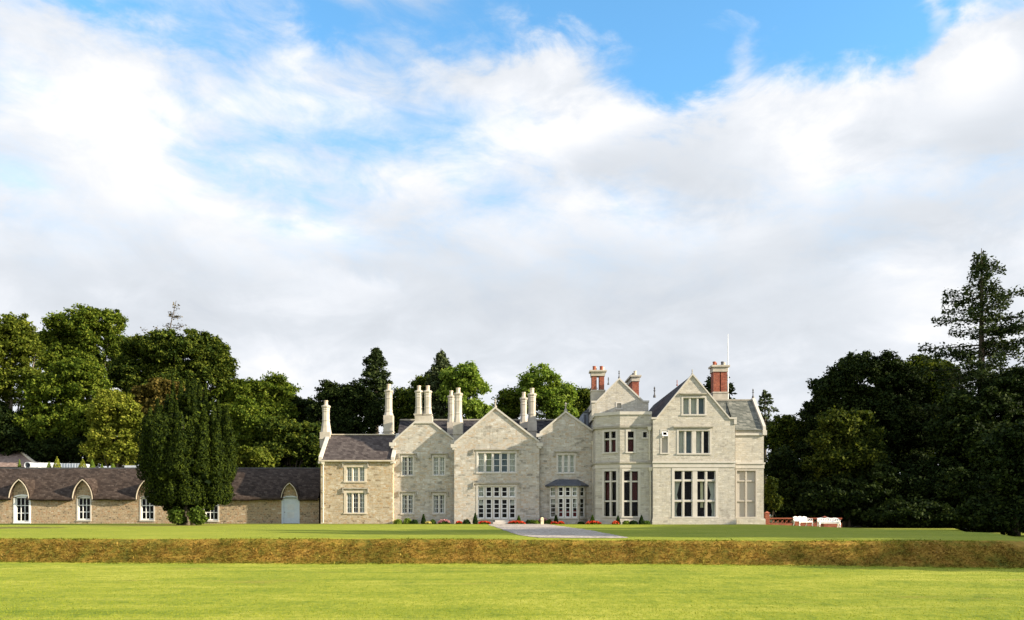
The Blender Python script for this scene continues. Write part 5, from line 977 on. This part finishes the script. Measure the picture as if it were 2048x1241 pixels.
# ---------------------------------------------------------------- planting along the house front
def cards_ball(cx, cy, cz, rx, ry, rz, n, seed, leaf, shell=.5):
    rng = np.random.default_rng(seed); d = rng.normal(size=(n, 3)); d /= np.linalg.norm(d, axis=1, keepdims=True); d[:, 2] = np.abs(d[:, 2])
    r = 1 - shell * rng.random((n, 1)) ** 2; r *= 1 + .12 * np.sin(d[:, :1] * 9 + seed) * np.sin(d[:, 1:2] * 7)
    return leaf_quads(d * r * np.array([rx, ry, rz]) + np.array([cx, cy, cz]), leaf, rng, .2, .6, None, d * .8)
def planting():
    def cone(px, Y, py_top, r, label, group, name='conical_shrub', mat='box_dark', base=None, seed=1):
        x = X(px, Y); bz = gz(x, Y) if base is None else base; zt = Z(py_top, Y); o = empty(name, (x, Y, bz), label, 'shrub', group); rng = np.random.default_rng(seed)
        n = 1300; t = 1 - np.sqrt(rng.random(n)); a = rng.uniform(0, 2 * math.pi, n); h = zt - bz; rad = r * (1 - t) ** .85 * (1 - .25 * rng.random(n) ** 2) * np.minimum(1, .75 + t * 3)
        C = np.stack([np.cos(a) * rad, np.sin(a) * rad, .05 + t * h * .97], 1); D = np.stack([np.cos(a), np.sin(a), np.full(n, .4)], 1)
        link('foliage', quads_mesh('foliage', leaf_quads(C, .07, rng, 0, .55, (0, 0, .6), D)), M[mat], o)
        m = MB(); m.tube([(x, Y, bz - .05), (x, Y, bz + h * .6)], [.03, .012], 6); m.build('stem', M['bark'], o)
    GC = 'clipped cone shrubs along the house front'
    for k, (px, Y, top, r, lb, mt) in enumerate([(847, 69.6, 1028.5, .22, 'dark clipped cone shrub below the right windows of the first gable', 'box_dark'), (950.5, 68.6, 1026.5, .24, 'dark clipped cone shrub left of the garden door steps', 'box_dark'),
                                     (1037.5, 68.6, 1032, .22, 'green clipped cone shrub right of the garden door steps', 'box_green'), (1112, 68.2, 1030.5, .22, 'dark clipped cone shrub at the left corner of the bay window', 'box_dark'),
                                     (1185, 66.8, 1031, .24, 'green clipped cone shrub at the foot of the pale downpipe', 'box_green'), (1236, 65.6, 1032, .22, 'dark clipped cone shrub below the canted bay corner', 'box_dark'), (1283, 65.6, 1031.5, .24, 'dark clipped cone shrub nearest the big right gable', 'box_dark')]):
        cone(px, Y, top, r, lb, GC, mat=mt, seed=200 + k)
    # shrubs grown on the flat roof behind the outbuilding
    GS = 'small conifers on the flat roof'
    for k, (px, top, r, lb) in enumerate([(39, 920, .34, 'faint small conifer in front of the pinkish roof'), (98, 924, .36, 'short green conifer directly left of the tallest roof conifer'), (114, 913, .55, 'tallest orange tinged conifer on the flat roof'), (165.5, 918, .66, 'broad yellow green conifer on the flat roof by the rooflight end'),
                                  (184.5, 918, .4, 'slim upright conifer right of the broad yellow green one'), (204, 928, .3, 'tiny conifer between the slim upright one and the last one'), (226, 926, .46, 'rightmost bushy conifer on the flat roof')]):
        cone(px, 78.5, top, r, lb, GS, 'roof_conifer', 'leaf_yellow' if k in (2, 3) else 'leaf_bright', 4.7 if px > 60 else 4.3, 230 + k)
    def bush(px, Y, top, w, mat, label, seed, name='round_shrub', group=None):
        x = X(px, Y); bz = gz(x, Y); h = Z(top, Y) - bz; r = w * Y / F; V = cards_ball(0, 0, 0, r, r * .8, h, int(700 * max(1, r * 2)), seed, .06)
        o = link(name, quads_mesh(name, V), M[mat], None, (x, Y, bz)); return tag(o, label, 'shrub', group)
    bush(797, 69.4, 1039, 8, 'flower_green', 'pale green leafy clump in the corner where the cottage meets the first gable', 301); bush(815, 69.5, 1037, 9, 'flower_green', 'light green leafy plant beside the corner clump', 302)
    bush(829, 69.3, 1040, 8, 'box_dark', 'dark round clipped bush left of the first cone shrub', 303); bush(866, 69.4, 1040, 6, 'box_green', 'small green ball bush right of the first cone shrub', 304); bush(933, 68.7, 1039.5, 8, 'box_dark', 'wide dark clipped bush left of the garden door flowers', 305)
    bush(1056, 68.3, 1040.5, 5, 'box_dark', 'small dark ball bush between door flowers and cream post', 306); bush(1064, 68.9, 1040, 8, 'flower_green', 'lime green leafy clump left of the cream post', 307); bush(1073, 68.4, 1041, 6, 'flower_green', 'low lime plant touching the cream post', 308)
    bush(1098, 68.3, 1040, 7, 'box_green', 'green rounded bush right of the cream post', 309); bush(1162, 68.2, 1044, 7, 'box_dark', 'low dark bush under the right end of the bay window', 310)
    bush(1253, 65.7, 1042, 8, 'flower_green', 'yellow green plant below the bay front', 311); bush(1267, 65.6, 1041.5, 9, 'box_dark', 'dark bush left of the last cone shrub', 312); bush(1293, 65.6, 1042, 8, 'box_green', 'green bush between the last cone shrub and the big gable', 313)
    def flowers(px, Y, top, w, petal, label, seed):
        x = X(px, Y); bz = gz(x, Y); h = Z(top, Y) - bz; r = w * Y / F; o = empty('flower_clump', (x, Y, bz), label, 'flowers', 'flowering clumps along the house front'); rng = np.random.default_rng(seed)
        link('foliage', quads_mesh('foliage', cards_ball(0, 0, 0, r, .35, h * .8, 900, seed, .06)), M['box_green'], o)
        n = int(420 * max(.6, r)); a = rng.uniform(-1, 1, (n, 2)); C = np.stack([a[:, 0] * r, a[:, 1] * .34, h * (.45 + .6 * rng.random(n)) * np.sqrt(np.clip(1 - a[:, 0] ** 2 * .8, 0, 1))], 1)
        link('blossoms', quads_mesh('blossoms', leaf_quads(C, .065, rng, .4, .9)), M[petal], o)
    flowers(969, 68.2, 1043, 12, 'petal_red', 'bright red orange flowers left of the garden door steps', 401); flowers(1033, 68.2, 1042.5, 17, 'petal_red', 'long mass of deep red flowers right of the garden door steps', 402)
    flowers(1108, 67.9, 1044, 6, 'petal_red', 'small red flower clump at the left foot of the bay window', 403); flowers(1122, 67.8, 1043.5, 6, 'petal_red', 'orange red flowers under the middle of the bay window', 404)
    flowers(1187, 66.3, 1043, 15, 'petal_red', 'wide red flower clump round the foot of the pale downpipe', 405); flowers(1231, 65.5, 1043, 6, 'petal_red', 'red flower ball at the corner of the canted bay', 406)
    flowers(888, 69.3, 1040, 12, 'petal_pink', 'dusky pink flowers below the right lower window of the first gable', 407); flowers(857, 69.2, 1044, 6, 'petal_yellow', 'small cream flowers right of the first cone shrub', 408); flowers(918, 68.8, 1043, 6, 'petal_red', 'few orange flowers at the left corner of the large gable', 409)
    flowers(1086, 68.9, 1036, 9, 'petal_pink', 'pinkish flowers on the wall behind the cream post', 410); flowers(792, 69.8, 1040, 5, 'petal_yellow', 'pale yellow flowers hugging the cottage corner', 411)
    # cream post beside the path
    Y = 66.5; x = X(1084.5, Y); o = empty('marker_post', (x, Y, gz(x, Y)), 'small square cream marker post beside the gravel path', 'post'); b = gz(x, Y)
    m = MB(); m.box(x - .125, x + .125, Y - .1, Y + .1, b - .05, Z(1037, Y)); m.build('shaft', M['cream'], o); m = MB(); zt = Z(1037, Y)
    i = m.add([(x - .15, Y - .12, zt + .001), (x + .15, Y - .12, zt + .001), (x + .15, Y + .12, zt + .001), (x - .15, Y + .12, zt + .001), (x, Y, zt + .1)]); m.f += [(i, i + 1, i + 4), (i + 1, i + 2, i + 4), (i + 2, i + 3, i + 4), (i + 3, i, i + 4), (i + 3, i + 2, i + 1, i)]; m.build('cap', M['cream'], o)
    m = MB(); m.box(x - .06, x + .06, Y - .112, Y - .1, zt - .26, zt - .12); m.build('plate', M['pipe_stone'], o)
planting()

# ---------------------------------------------------------------- garden wall and benches
def garden():
    Y = 70.3; x0, x1 = X(1534.5, Y), X(1684, Y); zb = -.42; zt = Z(1036, Y)
    o = empty('garden_wall', (x0, Y, zb), 'low red brick garden wall with a pierced lattice band running right from the house', 'wall')
    m = MB(); m.box(x0, x1, Y, Y + .24, zb - .2, Z(1047, Y)); m.build('plinth', M['brick_red'], o)
    m = MB(); m.box(x0, x1, Y - .04, Y + .28, zt - .1, zt); m.build('coping', M['terracotta'], o)
    m = MB(Fr(0, Y)); z0, z1 = Z(1047, Y) + .002, zt - .102; h = z1 - z0; n = int((x1 - x0) / h)
    for k in range(n):
        a, b = x0 + (x1 - x0) * k / n, x0 + (x1 - x0) * (k + 1) / n; t = .075
        m.prism([(a, z0), (a + t, z0), (b, z1), (b - t, z1)], .06, .12); m.prism([(a, z1), (b - t, z0), (b, z0), (a + t, z1)], .123, .18)
    m.build('lattice', M['terracotta'], o)
    for px in (1534.8, 1592, 1650): 
        u = X(px, Y); end = px == 1534.8; w = .17 if end else .14; top = Z(1027, Y) if end else Z(1035, Y)
        m = MB(); m.box(u - w, u + w, Y - .06, Y + .3, zb - .2, top); i = m.add([(u - w - .06, Y - .12, top), (u + w + .06, Y - .12, top), (u + w + .06, Y + .36, top), (u - w - .06, Y + .36, top), (u, Y + .12, top + .2 if end else top + .12)])
        m.f += [(i, i + 1, i + 4), (i + 1, i + 2, i + 4), (i + 2, i + 3, i + 4), (i + 3, i, i + 4), (i + 3, i + 2, i + 1, i)]; m.build('pier', M['brick_red'], o)
    # benches (local coordinates, front towards -y)
    def bench(label, px, Yb, rz, proto=None):
        x = X(px, Yb); loc = (x, Yb, gz(x, Yb))
        if proto is not None:
            c = copy_tree(proto); c.location = loc; c.rotation_euler = (0, 0, rz); c['label'] = label; return c
        o = empty('garden_bench', (0, 0, 0), label, 'bench', 'white ornate benches on the lawn'); w = .86
        def part(mb, name): return mb.build(name, M['white_iron'], o)
        m = MB()
        for k in range(6): y = -.27 + k * .085; m.box(-w, w, y, y + .06, .40, .425)
        m.box(-w, w, -.3, -.275, .33, .42); part(m, 'seat')
        m = MB(); y0, y1 = .24, .34
        P = lambda u, z: (u, y0 + (y1 - y0) * (z - .42) / .4, z)
        tz = lambda u: .76 + .07 * math.cos(u / w * math.pi * 1.5) ** 2 * (1 - .55 * abs(u / w)) 
        us = [-w + 2 * w * k / 24 for k in range(25)]; m.tube([P(u, tz(u)) for u in us], .026, 6); m.tube([P(-w, .46), P(w, .46)], .022, 6)
        for k in range(13):
            u = -w + 2 * w * k / 12; m.tube([P(u, .46), P(u, tz(u))], .026, 5)
        for k in range(12):
            uc = -w + 2 * w * (k + .5) / 12; zc = .5 + .5 * (tz(uc) - .5) * 1.0 + .06; rr = .062
            m.tube([P(uc + rr * math.cos(t * .628), .62 + (.115) * math.sin(t * .628)) for t in range(11)], .027, 5)
            m.tube([P(uc - .07, .47), P(uc, .56), P(uc + .07, .47)], .024, 5); m.tube([P(uc - .07, tz(uc) - .01), P(uc, .70), P(uc + .07, tz(uc) - .01)], .024, 5)
        part(m, 'backrest')
        for s in (-1, 1):
            u = s * (w - .03)
            m = MB(); m.tube([(u, -.28, .40), (u, -.33, .24), (u, -.27, .1), (u, -.34, 0)], [.05, .045, .04, .055], 6); part(m, 'leg')
            m = MB(); m.tube([(u, .24, .42), (u, .25, .22), (u, .34, 0)], [.05, .045, .05], 6); part(m, 'leg')
            m = MB(); m.tube([(u, -.29, .42), (u, -.33, .54), (u, -.27, .63), (u, -.05, .62), (u, .31, .70)], .03, 6)
            m.tube([(u, -.2, .42), (u, -.12, .55), (u, .0, .46), (u, .12, .6), (u, .24, .46)], .02, 5); part(m, 'armrest')
        o.location = loc; o.rotation_euler = (0, 0, rz); return o
    b = bench('white ornate bench turned to its left, nearer the house', 1606, 68.0, R(32)); bench('white ornate bench facing the lawn, farther from the house', 1657.5, 68.0, R(-6), b)
garden()

# ---------------------------------------------------------------- grass on the bank
def bank_grass():
    rng = np.random.default_rng(5); n = 80000; x = rng.uniform(-19.5, 18, n); yt = np.interp(x, [-60, -17.8, 0, 8, 13.5, 40], [29.8, 27.6, 26.6, 25.7, 24.9, 22.5]); y = yt + rng.uniform(-1.05, .0, n)
    z = ground_z(x, y); C = np.stack([x, y, z - .01], 1); L = rng.uniform(.035, .11, (n, 1)) * np.where(y > yt - .2, .55, 1.0)[:, None] * (1 + 1.1 * (rng.random((n, 1)) > .985)); d = rng.normal(size=(n, 3)) * np.array([.75, .3, .28]) + np.array([.1, -.52, .02]); d /= np.linalg.norm(d, axis=1, keepdims=True)
    sd = np.stack([rng.normal(size=n), rng.normal(size=n) * .3, np.zeros(n)], 1); sd /= np.linalg.norm(sd, axis=1, keepdims=True); w = rng.uniform(.010, .026, (n, 1))
    V = np.stack([C - sd * w, C + sd * w, C + d * L + sd * w * .3, C + d * L - sd * w * .3], 1)
    o = link('bank_grass', quads_mesh('bank_grass', V), M['bank_blade']); tag(o, 'rough dry orange brown grass covering the terrace bank', 'grass', kind='stuff')
def lawn_grass():
    rng = np.random.default_rng(6); n = 150000; y = 10.5 + 14.5 * rng.random(n) ** 1.4; x = rng.uniform(-1, 1, n) * (y * .68 + .6); yt = np.interp(x, [-60, -17.8, 0, 8, 13.5, 40], [29.8, 27.6, 26.6, 25.7, 24.9, 22.5]) - 1.0
    k = y < yt; x, y = x[k], y[k]; n = len(x); C = np.stack([x, y, ground_z(x, y) - .004], 1); L = rng.uniform(.008, .022, (n, 1)) * (1 + .8 * (rng.random((n, 1)) > .97)); d = rng.normal(size=(n, 3)) * np.array([.5, .5, .2]) + np.array([0, 0, .8]); d /= np.linalg.norm(d, axis=1, keepdims=True)
    sd = np.stack([rng.normal(size=n), rng.normal(size=n), np.zeros(n)], 1); sd /= np.linalg.norm(sd, axis=1, keepdims=True); w = rng.uniform(.004, .010, (n, 1))
    V = np.stack([C - sd * w, C + sd * w, C + d * L + sd * w * .3, C + d * L - sd * w * .3], 1)
    o = link('lawn_grass', quads_mesh('lawn_grass', V), M['lawn_blade']); tag(o, 'short mown grass blades of the sunlit lower lawn', 'grass', kind='stuff')
bank_grass(); lawn_grass()
